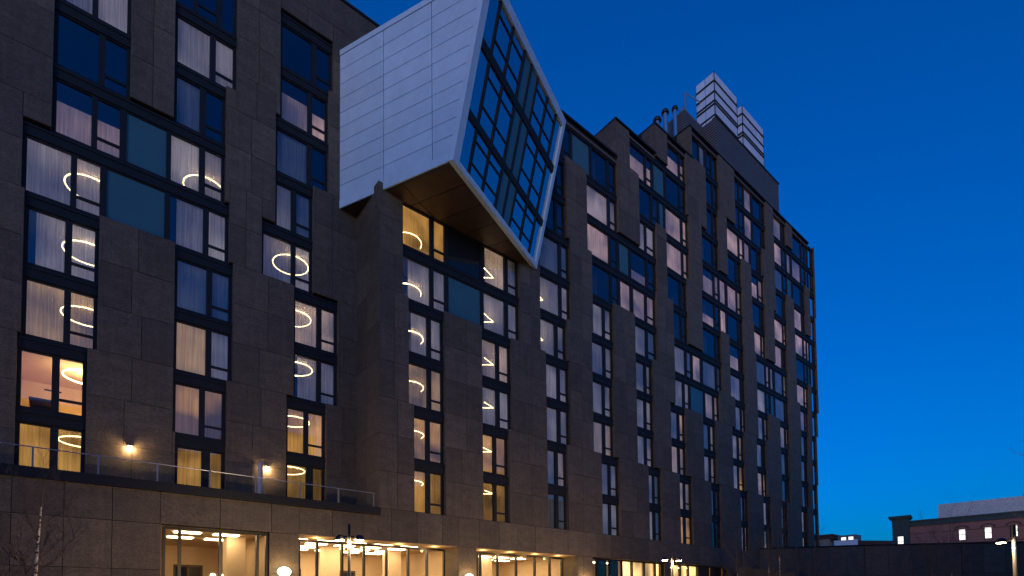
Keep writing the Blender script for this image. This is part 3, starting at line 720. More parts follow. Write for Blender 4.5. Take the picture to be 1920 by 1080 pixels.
# soffit: brown panels, joints running back from the front edge
nj = 6
for i in range(nj):
    u0, u1 = WID * i / nj + 0.02, WID * (i + 1) / nj - 0.02
    for d0, d1 in ((0.35, 3.4), (3.44, 8.6)):
        a, b = pf(u0, 0, 0) - SD * d0, pf(u1, 0, 0) - SD * d0; cc_, dd_ = pf(u1, 0, 0) - SD * d1, pf(u0, 0, 0) - SD * d1
        for q in (a, b, cc_, dd_): q.z = PB.z + 0.06
        if cc_.y > 2.9: pass
        m = MB(); up = Vector((0, 0, 0.05)); m.hexa([dd_, cc_, b, a, dd_ + up, cc_ + up, b + up, a + up]); m.build('soffit_panel', 'soffit', hotel)
edge = MB(); a, b = pf(0, 0, 0), pf(WID, 0, 0)
fbox(edge, 0.0, WID, 0.0, 0.05, -0.34, -0.30); edge.build('soffit_trim', 'alu', hotel)

# ------------------------------------------------------------------ roof plant
def louver_block(x0, x1, y0, y1, z0, z1, pitch=0.28):
    inner = MB(); inner.box(x0 + 0.06, x1 - 0.06, y0 + 0.06, y1, z0, z1); inner.build('plant_wall', 'backing', hotel)
    z = z0
    while z < z1 - 0.05:
        m = MB(); t = pitch * 0.66
        m.hexa([(x0, y0, z), (x1, y0, z), (x1, y0 + .09, z + t * .6), (x0 + .09, y0 + .09, z + t * .6), (x0, y0, z + t), (x1, y0, z + t), (x1, y0 + .09, z + t * 1.1), (x0 + .09, y0 + .09, z + t * 1.1)])
        m.hexa([(x0, y1, z), (x0, y0, z), (x0 + .09, y0 + .09, z + t * .6), (x0 + .09, y1, z + t * .6), (x0, y1, z + t), (x0, y0, z + t), (x0 + .09, y0 + .09, z + t * 1.1), (x0 + .09, y1, z + t * 1.1)])
        m.build('louver', 'louver', hotel); z += pitch
louver_block(50.0, 63.9, -0.2, 6.0, 47.3, 51.05)
louver_block(46.6, 49.9, 1.2, 8.0, 47.4, 50.9)
box('coping', 49.95, 63.95, -0.28, 0.2, 51.05, 51.16, 'metal', hotel)
def screen_box(x0, x1, y0, y1, z0, z1):
    zs_ = [z0, z1 - 4.75, z1 - 3.55, z1 - 3.2, z1 - 2.2, z1 - 1.05, z1]
    fr = MB()
    for z in zs_[1:-1]: fr.box(x0 - 0.03, x1 + 0.03, y0 - 0.05, y0 + 0.03, z - 0.1, z + 0.1); fr.box(x0 - 0.05, x0 + 0.03, y0, y1, z - 0.1, z + 0.1)
    fr.box(x0 - 0.02, x0 + 0.05, y0 - 0.02, y0 + 0.05, z0, z1); fr.box(x1 - 0.05, x1 + 0.02, y0 - 0.02, y0 + 0.05, z0, z1 - 0.6)
    s = fr.build('roof_screen', 'metal', hotel)
    for a, b in zip(zs_[:-1], zs_[1:]):
        n = 3
        for i in range(n):
            xa, xb = x0 + (x1 - x0) * i / n, x0 + (x1 - x0) * (i + 1) / n
            box('screen_panel', xa + .03, xb - .03, y0, y0 + 0.03, a + .1, b - .1, 'screen', s)
        for i in range(2):
            ya, yb = y0 + (y1 - y0) * i / 2, y0 + (y1 - y0) * (i + 1) / 2
            box('screen_panel', x0, x0 + 0.03, ya + .04, yb - .03, a + .1, b - .1, 'screen', s)
screen_box(51.33, 56.0, 0.6, 2.7, 51.2, 57.5); screen_box(57.2, 62.1, 0.6, 2.6, 51.2, 57.4)
screen_box(47.0, 50.8, 6.2, 7.8, 50.9, 55.3) if False else None
pz = MB(); pz.tube((49.0, 2.6, 51.5), (49.0, 2.6, 55.2), 0.16); pz.tube((49.0, 2.6, 55.2), (51.2, 2.2, 55.2), 0.06); pz.build('plant_frame', 'steel', hotel)
for (px_, py_, zt, r) in ((44.4, 2.0, 50.0, 0.24), (46.1, 2.0, 51.4, 0.2), (43.05, 2.0, 48.4, 0.26)):
    m = MB(); m.tube((px_, py_, 44.0), (px_, py_, zt - 0.35), r, n=14); f = m.build('flue', 'steel', hotel, smooth=False)
    m = MB(); m.lathe((px_, py_, zt - 0.35), [(r * 0.9, 0), (r * 1.5, 0.04), (r * 1.6, 0.18), (r * 1.2, 0.2), (r * 1.45, 0.26), (r * 1.3, 0.36), (0.05, 0.4)], 16); m.build('flue_cap', 'black', f)
ft = MB(); ft.lathe((47.3, 1.6, 51.6), [(0.05, 0), (0.32, 0.05), (0.36, 0.3), (0.3, 0.5), (0.05, 0.55)], 14, 'Y'); ft.box(47.2, 47.4, 1.5, 1.8, 50.9, 51.4); ft.build('roof_fan', 'steel', hotel)
# pipe rails along the roof edges
for a, b, z in cp[:2]:
    m = MB(); m.tube((a + 0.1, 0.1, z + 0.55), (b, 0.1, z + 0.55), 0.02, n=6)
    xx = a + 0.3
    while xx < b: m.tube((xx, 0.1, z + 0.1), (xx, 0.1, z + 0.55), 0.015, n=5); xx += 1.8
    m.build('roof_rail', 'steel', hotel)
m = MB(); m.tube((-9, 3.1, 38.75), (24, 3.1, 38.75), 0.02, n=6)
for i in range(16): m.tube((-8 + i * 2, 3.1, 38.0), (-8 + i * 2, 3.1, 38.75), 0.015, n=5)
m.build('roof_rail', 'steel', hotel)

# ------------------------------------------------------------------ terrace on the podium
box('terrace_deck', -9, 13.1, -REC + 0.1, YL - 0.35, 6.75, 7.0, 'roof', hotel)
box('terrace_coping', -9, 13.12, -REC - 0.12, 0.25, 6.72, 7.12, 'black', hotel)
bal = empty('glass_balustrade', (2, -0.1, 7.12), 'frameless glass balustrade with steel posts along the terrace edge', 'balustrade')
posts = [-7.0, -5.0, -3.0, -1.0, 0.98, 2.97, 4.95, 6.87, 8.91, 10.87, 12.82]
for p_ in posts:
    m = MB(); m.box(p_ - 0.03, p_ + 0.03, -0.2, -0.14, 7.1, 7.92); m.build('post', 'steel', bal)
for a, b in zip(posts[:-1], posts[1:]): box('glass_panel', a + 0.05, b - 0.05, -0.18, -0.165, 7.15, 7.88, 'clear', bal)
m = MB(); m.tube((-7.0, -0.17, 7.92), (12.95, -0.17, 7.92), 0.022, n=8); m.build('handrail', 'steel', bal)
scr = empty('privacy_screen', (7.68, 2.0, 7.0), 'frosted glass privacy screen standing out from the terrace wall', 'screen')
box('glass_panel', 7.66, 7.70, 1.85, 2.6, 7.05, 9.25, 'screen', scr)
m = MB(); m.box(7.65, 7.71, 1.81, 1.85, 7.0, 9.28); m.box(7.65, 7.71, 1.85, 2.62, 9.25, 9.29); m.build('frame', 'steel', scr)

def point(name, loc, e, col=(1.0, 0.62, 0.28), r=0.06):
    l = bpy.data.lights.new(name, 'POINT'); l.energy = e; l.color = col; l.shadow_soft_size = r
    o = bpy.data.objects.new(name, l); C.objects.link(o); o.location = loc; return o
def sconce(x, z, label):
    s = empty('wall_sconce', (x, YL - REC, z), label, 'wall lamp', 'sconces on the terrace wall')
    m = MB(); m.box(x - 0.09, x + 0.09, YL - REC - 0.16, YL - REC - 0.005, z + 0.03, z + 0.09); m.build('housing', 'black', s)
    m = MB(); m.box(x - 0.07, x + 0.07, YL - REC - 0.14, YL - REC - 0.03, z - 0.01, z + 0.03); m.build('lens', 'bulb', s)
    l = point('wall_sconce_light', (0, 0, 0), 13); l.parent = s; l.location = (0, -0.14, -0.08); return s
sconce(2.19, 9.17, 'lit sconce on the terrace wall away from the privacy screen')
sconce(8.12, 9.16, 'lit sconce on the terrace wall beside the privacy screen')

# ------------------------------------------------------------------ lamps behind the upper windows
STOREY = ['%s storey above the podium' % q for q in ('first', 'second', 'third', 'fourth', 'fifth', 'sixth')]
def ring_lamp(x, y, z, r):
    o = MB(); n = 40
    for i in range(n):
        a0, a1 = 2 * math.pi * i / n, 2 * math.pi * (i + 1) / n
        o.tube((x + r * math.cos(a0), y + r * math.sin(a0), z), (x + r * math.cos(a1), y + r * math.sin(a1), z), 0.03, n=6, cap=False)
    t = empty('ring_pendant_lamp', (x, y, z), 'ring pendant lamp, %s, %s' % (STOREY[int((z - Z1) / FH)], 'column right of the pier corner' if y < 2 else ('column farthest from the pier' if x < 3 else ('beside a blue infill panel' if x < 7 else 'recessed column next to the pier'))), 'pendant lamp', 'ring pendant lamps in the hotel rooms')
    o.build('light_ring', 'ring', t)
    c = MB()
    for a in (0.4, 2.5, 4.6): c.tube((x + r * math.cos(a), y + r * math.sin(a), z + 0.02), (x, y, z + 0.9), 0.004, n=4)
    c.build('suspension_cable', 'steel', t)
RINGS = [(0.62, 4.15, 21.48), (5.31, 4.15, 23.85), (0.6, 4.15, 18.37), (0.6, 4.15, 15.35), (0.72, 4.15, 12.49), (0.62, 4.15, 9.45), (9.74, 4.15, 21.55), (9.9, 4.15, 18.47), (10.0, 4.15, 15.52), (9.85, 4.15, 12.41), (9.6, 4.15, 9.55),
         (15.55, 1.2, 23.78), (15.5, 1.2, 20.68), (15.65, 1.2, 17.9), (15.65, 1.2, 14.92), (15.65, 1.2, 12.02), (15.6, 1.2, 9.09)]
for x, y, z in RINGS: ring_lamp(x, y, z, 0.95)
def chevron_lamp(x, y, z):
    t = empty('chevron_pendant_lamp', (x, y, z), 'arrow-shaped pendant lamp, %s, %s' % (STOREY[int((z - Z1) / FH)], 'under the metal bay' if x < 24 else 'beyond the metal bay'), 'pendant lamp', 'arrow-shaped pendant lamps in the hotel rooms')
    o = MB(); o.tube((x - 1.1, y - 0.45, z), (x, y, z), 0.03, n=6); o.tube((x, y, z), (x - 1.0, y + 0.75, z), 0.03, n=6); o.build('light_bar', 'ring', t)
    c = MB(); c.tube((x - 0.5, y - 0.2, z), (x - 0.5, y - 0.2, z + 0.9), 0.004, n=4); c.tube((x - 0.5, y + 0.35, z), (x - 0.5, y + 0.35, z + 0.9), 0.004, n=4); c.build('suspension_cable', 'steel', t)
for x, y, z in [(22.03, 0.9, 24.0), (21.99, 0.9, 20.92), (21.96, 0.9, 17.97), (21.92, 0.9, 15.02), (21.75, 0.9, 12.02), (21.89, 0.9, 9.22), (26.6, 0.9, 24.1), (26.55, 0.9, 21.08)]: chevron_lamp(x, y, z)

# open lit room on the second floor of the left wing
rm = MB(); X0, X1, Y0, Y1, Za, Zb = -3.0, 2.5, YL + 0.36, 7.6, sill(2) - 0.04, sill(2) + 2.72
rm.box(X0, X0 + .05, Y0, Y1, Za, Zb); rm.box(X1 - .05, X1, Y0, Y1, Za, Zb); rm.box(X0, X1, Y1, Y1 + .05, Za, Zb); rm.box(X0, X1, Y0, Y1, Zb, Zb + .05); rm.box(X0, X1, Y0, Y1, Za - .005, Za + .01)
rm.build('room_wall', 'plaster', hotel)
l = point('room_light', (0.6, 4.6, Zb - 0.5), 44, (1.0, 0.62, 0.25), 0.3); l.parent = hotel; l.location = (0.6 - 20, 4.9, Zb - 0.45)
ch = empty('armchair', (-0.9, 3.9, Za), 'dark armchair by the uncurtained lit window', 'armchair')
m = MB(); m.box(-1.25, -0.55, 3.55, 4.2, Za + 0.28, Za + 0.46); m.build('seat', 'wood', ch)
m = MB(); m.hexa([(-1.3, 4.1, Za + .4), (-.5, 4.1, Za + .4), (-.5, 4.25, Za + .4), (-1.3, 4.25, Za + .4), (-1.35, 4.2, Za + .95), (-.45, 4.2, Za + .95), (-.45, 4.38, Za + .95), (-1.35, 4.38, Za + .95)]); m.build('backrest', 'wood', ch)
for sx in (-1.2, -0.6):
    for sy in (3.6, 4.15):
        m = MB(); m.tube((sx, sy, Za + 0.01), (sx, sy, Za + 0.3), 0.025); m.build('leg', 'wood', ch)
fl = empty('floor_lamp', (-0.55, 4.6, Za), 'slim T-shaped floor lamp by the uncurtained lit window', 'floor lamp')
m = MB(); m.tube((-0.55, 4.6, Za + .01), (-0.55, 4.6, Za + 1.5), 0.02); m.lathe((-0.55, 4.6, Za + .01), [(0.16, 0), (0.16, .03), (0.02, .05)]); m.build('stand', 'black', fl)
m = MB(); m.box(-0.85, -0.25, 4.56, 4.64, Za + 1.48, Za + 1.53); m.build('head', 'black', fl)

# ------------------------------------------------------------------ ground floor: glazing and lobby
def shopfront(x0, x1, Y, mulls, transom=None):
    fr = MB(); xs = [x0] + mulls + [x1]
    for q in xs: fr.box(q - 0.06, q + 0.06, Y - 0.08, Y + 0.08, 0.1, GH - 0.05)
    fr.box(x0, x1, Y - 0.075, Y + 0.075, GH - 0.14, GH - 0.02); fr.box(x0, x1, Y - 0.075, Y + 0.075, 0.0, 0.15)
    if transom: fr.box(x0, x1, Y - 0.07, Y + 0.07, transom - 0.06, transom + 0.06)
    w = fr.build('shop_window', 'black', hotel)
    for a, b in zip(xs[:-1], xs[1:]): box('pane', a + 0.06, b - 0.06, Y - 0.01, Y + 0.01, 0.15, GH - 0.14, 'clear', w)
    return w
shopfront(3.26, 7.44, 0.05, [3.85, 5.44, 7.02], 2.95)
shopfront(9.35, 18.20, 1.3, [10.29, 11.66, 12.92, 14.29, 15.7, 16.98], 2.75)
shopfront(20.75, 28.5, 1.3, [21.0, 22.42, 24.06, 25.79, 27.26])
shopfront(30.25, 39.1, 0.05, [31.0, 32.5, 33.9, 35.2, 36.8, 38.3])
shopfront(40.2, 49.5, 0.05, [42.0, 43.26, 44.83, 47.3])
lob = MB()
for x0, x1, y0 in ((3.14, 7.46, .12), (8.82, 18.24, 1.37), (19.54, 28.55, 1.37), (30.2, 39.2, .12), (40.1, 49.6, .12)): pass
lob.box(2.2, 50.6, 9.6, 9.8, 0, 5.5); lob.box(2.0, 2.2, 0.35, 9.8, 0, 5.5); lob.box(50.6, 50.8, 0.35, 9.8, 0, 5.5)
for a in (8.1, 18.9, 29.4, 39.6): lob.box(a - 0.1, a + 0.1, 0.35, 9.6, 0, 5.5)
lob.build('lobby_wall', 'plaster', hotel)
box('lobby_ceiling', 2.0, 50.8, 0.3, 9.8, 5.5, 5.6, 'plaster', hotel); box('lobby_floor', 2.0, 50.8, 0.0, 9.8, 0.02, 0.06, 'floor', hotel)
# reveals and soffits of the deep openings
for x0, x1, y1 in ((8.82, 18.24, 1.22), (19.54, 28.55, 1.22)):
    box('entrance_soffit', x0, x1, -REC + 0.1, y1, GH + 0.001, GH + 0.05, 'plaster', hotel)
    box('entrance_reveal', x1 - 0.02, x1 + 0.04, -REC + 0.01, y1, 0.0, GH - 0.01, 'stone', hotel); box('entrance_reveal', x0 - 0.04, x0 + 0.02, -REC + 0.01, y1, 0.0, GH - 0.01, 'stone', hotel)
    for q in range(4):
        xx = x0 + (x1 - x0) * (q + 0.5) / 4
        l = point('soffit_light', (0, 0, 0), 4.5, (1.0, 0.6, 0.22), 0.08); l.parent = hotel; l.location = (xx - 20, 0.55, GH - 0.12)
# ceiling light panels
for x0, x1, ys in ((4.0, 7.2, (3.0, 5.2)), (9.0, 18.0, (2.6, 4.2, 5.8, 7.4)), (20.0, 28.2, (3.0, 5.0, 7.0)), (31, 38.8, (4.0,)), (41, 49, (4.0,))):
    xx = x0 + 0.6
    while xx < x1 - 0.4:
        for yy in ys:
            box('ceiling_light', xx - 0.55, xx + 0.55, yy - 0.28, yy + 0.28, 5.46, 5.495, 'ceil_light', hotel)
        xx += 1.7
# columns, doors and joinery in the lobby
for xc, yc in ((6.9, 4.0), (12.6, 5.5), (16.8, 5.5), (24.4, 5.5)):
    box('lobby_column', xc - 0.45, xc + 0.45, yc - 0.45, yc + 0.45, 0.06, 5.49, 'plaster', hotel)
def door(x0, x1, y, z1=4.4):
    m = MB(); m.box(x0, x0 + .1, y - .06, y, 0.06, z1); m.box(x1 - .1, x1, y - .06, y, 0.06, z1); m.box(x0, x1, y - .06, y, z1 - .12, z1); m.box((x0 + x1) / 2 - .05, (x0 + x1) / 2 + .05, y - .06, y, 0.06, z1)
    d = m.build('inner_door', 'wood', hotel); box('pane', x0 + .1, x1 - .1, y - .03, y - .01, 0.06, z1 - .12, 'infill_dark', d)
door(4.9, 6.4, 9.58); door(10.3, 12.2, 9.58); door(13.6, 16.0, 9.58); door(21.5, 23.6, 9.58); door(25.0, 27.4, 9.58)
# drawn shades in the two far openings
for a, b in ((33.95, 35.15), (35.3, 36.7), (36.9, 38.2), (38.4, 39.0)): box('window_shade', a, b, 0.2, 0.22, 0.2, GH - 0.05, 'shade_glow', hotel)
for a, b in ((40.9, 41.9), (42.1, 43.2), (43.35, 44.75)): box('window_shade', a, b, 0.2, 0.22, 0.2, GH - 0.05, 'shade_glow', hotel)
for a, b in ((31.1, 32.4), (32.6, 33.8)): box('window_shade', a, b, 0.3, 0.32, 0.2, GH - 0.05, 'infill_dark', hotel)
for a, b in ((45.0, 47.2), (47.4, 49.4)): box('window_shade', a, b, 0.3, 0.32, 0.2, GH - 0.05, 'wood', hotel)

# oval wall lamps between the openings
for x, z, lab in ((8.11, 3.48, 'glowing oval wall lamp between the lobby window and the wide window'), (18.9, 3.5, 'glowing oval wall lamp between the two deep window bays'), (29.3, 3.5, 'glowing oval wall lamp between the deep bay and the shaded windows')):
    t = empty('wall_globe_lamp', (x, -0.42, z), lab, 'wall lamp', 'oval wall lamps on the podium')
    m = MB(); m.lathe((x, -0.46, z), [(0.05 , -0.14), (0.22, -0.11), (0.31, -0.02), (0.31, 0.03), (0.2, 0.1), (0.08, 0.12)], 24, 'Y')
    m.v = [(q[0], q[1], z + (q[2] - z) * 0.75) for q in m.v]; m.build('globe', 'globe', t, smooth=True)
    m = MB(); m.box(x - 0.08, x + 0.08, -0.36, -0.303, z - 0.08, z + 0.08); m.build('bracket', 'black', t)
    l = point('wall_globe_light', (0, 0, 0), 26, (1.0, 0.62, 0.26), 0.2); l.parent = t; l.location = (0, -0.25, 0)

# ------------------------------------------------------------------ street lamps
def street_lamp(x, y, h, heads, label, rad=0.055):
    t = empty('street_lamp', (x, y, 0), label, 'street lamp', 'street lamps with hooded heads')
    m = MB(); m.tube((x, y, 0), (x, y, h), rad, rad * 0.9, n=12); m.lathe((x, y, 0), [(rad * 2.2, 0), (rad * 2.2, .1), (rad * 1.2, .16)], 14); m.build('pole', 'black', t)
    for (hx, hy, hz) in heads:
        a = MB(); a.tube((x, y, hz + 0.12), (hx, hy, hz + 0.1), 0.025, n=8); a.build('arm', 'black', t)
        hd = MB(); hd.lathe((hx, hy, hz), [(0.17, 0.0), (0.175, 0.03), (0.14, 0.12), (0.08, 0.17), (0.02, 0.18)], 18); ho = hd.build('head', 'black', t, smooth=True)
        ln = MB(); ln.lathe((hx, hy, hz - 0.015), [(0.13, 0.0), (0.14, 0.012)], 18); ln.build('lens', 'bulb', ho)
        l = point('street_lamp_light', (0, 0, 0), 170 if len(heads) > 1 else 340, (1.0, 0.68, 0.38), 0.12); l.parent = t; l.location = (hx - x + (hx - x) * 0.2, hy - y + (hy - y) * 0.2, hz - 0.1)
street_lamp(7.27, -10.09, 4.46, [(7.05, -9.85, 3.94), (7.52, -10.3, 3.92)], 'black street lamp with twin hooded heads in front of the wide lobby window')
street_lamp(25.05, -10.52, 4.52, [(24.75, -10.27, 4.08), (25.35, -10.72, 4.05)], 'black street lamp with twin hooded heads in front of the shaded windows')
street_lamp(27.37, -23.75, 4.49, [(26.95, -23.45, 3.84)], 'black street lamp with a single hooded head beside the bare branches', 0.08)

# ------------------------------------------------------------------ boundary wall on the right
bw = empty('boundary_wall', (60, -4, 0), 'long low wall clad in dark stone panels with a thin dark coping', 'wall')
line = [((55.9, -0.35), (64.8, -7.2), 7.45, 7.72), ((64.8, -7.25), (69.4, -14.3), 7.72, 7.55), ((69.4, -14.35), (78.0, -24.5), 7.55, 7.4)]
for (a, b, za, zb) in line:
    av, bv = Vector((*a, 0)), Vector((*b, 0)); d = (bv - av); L = d.length; d.normalize(); n = Vector((d.y, -d.x, 0))
    if n.dot(Vector((0, -27, 0)) - av) < 0: n = -n
    core = MB(); core.hexa([av, bv, bv - n * .3, av - n * .3, av + Vector((0, 0, za - .1)), bv + Vector((0, 0, zb - .1)), bv - n * .3 + Vector((0, 0, zb - .1)), av - n * .3 + Vector((0, 0, za - .1))]); core.build('wall_core', 'backing', bw)
    k = max(1, int(L / 1.75)); w = L / k
    for i in range(k):
        p0, p1 = av + d * (i * w + .012), av + d * ((i + 1) * w - .012); top = za + (zb - za) * (i + .5) / k
        for z0, z1 in ((0, 2.5), (2.5, 4.6), (4.6, top)):
            m = MB(); q = [p0 + n * .07, p1 + n * .07, p1 + n * .004, p0 + n * .004]; m.hexa([v + Vector((0, 0, z0 + .012)) for v in q] + [v + Vector((0, 0, z1 - .012)) for v in q]); m.build('stone_panel', 'stone', bw)
    cpm = MB(); q = [av + n * .14, bv + n * .14, bv - n * .35, av - n * .35]; zz = [za, zb, zb, za]
    cpm.hexa([v + Vector((0, 0, z + .004)) for v, z in zip(q, zz)] + [v + Vector((0, 0, z + .15)) for v, z in zip(q, zz)]); cpm.build('coping', 'metal', bw)
lw = MB(); lw.hexa([(49.8, -1.2, 0), (52.6, -1.2, 0), (54.6, -5.6, 0), (51.8, -5.6, 0), (49.8, -1.2, 5.35), (52.6, -1.2, 5.35), (54.6, -5.6, 4.6), (51.8, -5.6, 4.6)])
lwo = lw.build('ramp_parapet', 'stone'); tag(lwo, 'sloping grey stone parapet at the foot of the boundary wall', 'parapet')

# ------------------------------------------------------------------ distant street
def brick_mat(name, c1, c2, mortar, scale=1.0):
    m, n, l, b = new_mat(name); geo = n.new('ShaderNodeNewGeometry'); sep = n.new('ShaderNodeSeparateXYZ'); cmb = n.new('ShaderNodeCombineXYZ')
    ad = n.new('ShaderNodeMath'); l.new(geo.outputs['Position'], sep.inputs[0]); l.new(sep.outputs['X'], ad.inputs[0]); l.new(sep.outputs['Y'], ad.inputs[1])
    l.new(ad.outputs[0], cmb.inputs['X']); l.new(sep.outputs['Z'], cmb.inputs['Y'])
    t = n.new('ShaderNodeTexBrick'); t.inputs['Color1'].default_value = (*c1, 1); t.inputs['Color2'].default_value = (*c2, 1); t.inputs['Mortar'].default_value = (*mortar, 1)
    t.inputs['Scale'].default_value = scale; t.inputs['Brick Width'].default_value = 0.22; t.inputs['Row Height'].default_value = 0.075; t.inputs['Mortar Size'].default_value = 0.008
    l.new(cmb.outputs[0], t.inputs['Vector']); l.new(t.outputs['Color'], b.inputs['Base Color']); b.inputs['Roughness'].default_value = 0.85; return m
MAT['brick'] = brick_mat('red_brick', (0.45, 0.16, 0.11), (0.38, 0.12, 0.085), (0.3, 0.2, 0.16))
MAT['white_brick'] = brick_mat('white_painted_brick', (0.78, 0.77, 0.76), (0.5, 0.5, 0.5), (0.3, 0.3, 0.3))
MAT['green'] = pmat('dark_green_cornice', (0.04, 0.06, 0.05), 0.6, noise=True, amt=0.3, scale=2)
MAT['lit_pane'] = pmat('lit_window_pane', (0.8, 0.8, 0.75), 0.5, emit=(1.0, 0.95, 0.82), estr=0.30)
MAT['brownstone'] = pmat('brownstone', (0.10, 0.045, 0.035), 0.8, noise=True, amt=0.3, scale=1.5)
MAT['tan'] = pmat('tan_stone', (0.30, 0.26, 0.20), 0.8, noise=True, amt=0.25, scale=2)
MAT['white_board'] = pmat('white_sheet', (0.75, 0.74, 0.76), 0.7, noise=True, amt=0.08, scale=1)
A, B = Vector((146.5, 8.9, 0)), Vector((151.5, -18.0, 0)); dd = (B - A).normalized(); nn = Vector((dd.y, -dd.x, 0))
if nn.x > 0: nn = -nn
def slab(m, s0, s1, z0, z1, o0, o1):
    q = [A + dd * s0 + nn * o1, A + dd * s1 + nn * o1, A + dd * s1 + nn * o0, A + dd * s0 + nn * o0]
    return m.hexa([v + Vector((0, 0, z0)) for v in q] + [v + Vector((0, 0, z1)) for v in q])
bb = empty('brick_building', (148, 0, 0), 'red brick building with arched lit windows, green cornice and a corner turret', 'building')
LEN = (B - A).length
w = MB(); slab(w, 0, LEN, 0, 18.9, -12, 0); w.build('wall', 'brick', bb)
cn = MB(); slab(cn, -0.2, LEN, 18.9, 20.2, -12.1, 0.25); slab(cn, -0.2, LEN, 19.9, 20.25, -12.2, 0.5); cn.build('cornice', 'green', bb)
for z in (14.4, 17.2): m = MB(); slab(m, 0, LEN, z, z + .12, 0.0, 0.06); m.build('string_course', 'brownstone', bb)
tu = MB(); slab(tu, -3.2, -0.05, 0, 20.8, -3, 0.6); tuo = tu.build('turret', 'green', bb)
tc = MB(); slab(tc, -3.5, 0.2, 20.8, 21.1, -3.3, 0.9); slab(tc, -3.8, 0.4, 21.1, 21.5, -3.6, 1.1); tc.build('turret_cornice', 'green', tuo)
def sash(s, z, parent, arch=True):
    m = MB(); slab(m, s - .62, s - .5, z - .1, z + 2.3, 0.0, 0.08); slab(m, s + .5, s + .62, z - .1, z + 2.3, 0.0, 0.08); slab(m, s - .62, s + .62, z - .22, z - .05, 0.0, 0.14); slab(m, s - .5, s + .5, z + 1.02, z + 1.12, 0.02, 0.1); slab(m, s - .62, s + .62, z + 2.2, z + 2.35, 0, .08)
    o = m.build('window', 'black', parent)
    for z0, z1 in ((z - .05, z + 1.02), (z + 1.12, z + 2.2)): m = MB(); slab(m, s - .5, s + .5, z0, z1, 0.01, 0.04); m.build('pane', 'lit_pane', o)
    if arch:
        m = MB(); c0 = A + dd * s + Vector((0, 0, z + 2.3)); n = 12
        for i in range(n):
            a0, a1 = math.pi * i / n, math.pi * (i + 1) / n; R0, R1 = 0.95, 1.25
            f = lambda R, a, o_: c0 + dd * (R * math.cos(a)) + Vector((0, 0, R * 0.62 * math.sin(a))) + nn * o_
            m.hexa([f(R0, a0, .12), f(R0, a1, .12), f(R0, a1, 0), f(R0, a0, 0), f(R1, a0, .12), f(R1, a1, .12), f(R1, a1, 0), f(R1, a0, 0)])
        m.build('arch', 'brownstone', o)
for s in (9.0, 13.2, 17.2, 21.4): sash(s, 15.2, bb)
sl = MB(); q = A + dd * -1.6 + nn * 0.6
_A = A; A = A + nn * 0.62
sash(-1.7, 14.6, bb, False); A = _A
wb = MB(); slab(wb, 5.0, LEN, 20.2, 24.0, -11, -5.0); wbo = wb.build('white_brick_parapet', 'white_brick'); tag(wbo, 'white painted brick block behind the green cornice', 'building')
ob = empty('tan_building', (152, 28, 0), 'tan building with an arched window and dark red bracketed cornice beyond the wall', 'building')
m = MB(); m.box(148, 156, 26, 36, 0, 18.2); m.build('wall', 'tan', ob)
m = MB(); m.box(147.6, 156.4, 25.4, 36, 18.2, 18.7); m.box(147.4, 156.6, 25.2, 36, 18.9, 19.3); m.box(147.8, 156.2, 25.6, 36, 18.7, 18.9); co = m.build('cornice', 'brownstone', ob)
for i in range(8): m = MB(); m.box(148 + i * 1.05, 148.35 + i * 1.05, 25.5, 26, 17.6, 18.2); m.build('bracket', 'brownstone', co)
bl = MB(); bl.hexa([(129.0, 18.3, 0), (132.9, 15.0, 0), (133.1, 15.2, 0), (129.2, 18.5, 0), (129.0, 18.3, 15.5), (132.9, 15.0, 15.8), (133.1, 15.2, 15.8), (129.2, 18.5, 15.5)])
blo = bl.build('white_gable', 'white_board'); tag(blo, 'plain white gable wall between the tan and red-roofed buildings', 'building')
rb = empty('low_house', (140, 14, 0), 'low house with a dark red overhanging cornice beside the brick turret', 'house')
m = MB(); m.hexa([(134, 17, 0), (140, 11.2, 0), (142, 14, 0), (136, 19, 0), (134, 17, 14.7), (140, 11.2, 14.7), (142, 14, 14.7), (136, 19, 14.7)]); m.build('wall', 'tan', rb)
m = MB(); m.hexa([(133.4, 16.6, 14.7), (140.1, 10.6, 14.7), (142.4, 14, 14.7), (136, 19.6, 14.7), (133.2, 16.4, 15.7), (140.2, 10.4, 15.5), (142.6, 14, 15.5), (136, 19.8, 15.7)]); m.build('roof', 'brownstone', rb)
gb = empty('rooftop_hut', (149, 22, 0), 'grey rooftop block with two small pale windows', 'building')
m = MB(); m.box(147.5, 151, 20, 24, 0, 18.6); m.build('wall', 'louver', gb)
for i in range(2): m = MB(); m.box(147.44, 147.52, 20.6 + i * 1.6, 21.6 + i * 1.6, 17.2, 18.1); m.build('window', 'lit_pane', gb)

# ------------------------------------------------------------------ bare trees
MAT['birch'], n_, l_, b_ = new_mat('birch_bark')
geo = n_.new('ShaderNodeNewGeometry'); mp = n_.new('ShaderNodeMapping'); mp.inputs['Scale'].default_value = (3, 3, 14); l_.new(geo.outputs['Position'], mp.inputs['Vector'])
tn = n_.new('ShaderNodeTexNoise'); tn.inputs['Scale'].default_value = 1.3; tn.inputs['Detail'].default_value = 4; l_.new(mp.outputs[0], tn.inputs['Vector'])
cr = n_.new('ShaderNodeValToRGB'); cr.color_ramp.elements[0].position = 0.42; cr.color_ramp.elements[0].color = (0.03, 0.025, 0.02, 1); cr.color_ramp.elements[1].position = 0.5; cr.color_ramp.elements[1].color = (0.62, 0.57, 0.52, 1)
l_.new(tn.outputs['Fac'], cr.inputs[0]); l_.new(cr.outputs[0], b_.inputs['Base Color'])
MAT['twig'] = pmat('dark_twigs', (0.10, 0.075, 0.065), 0.8)
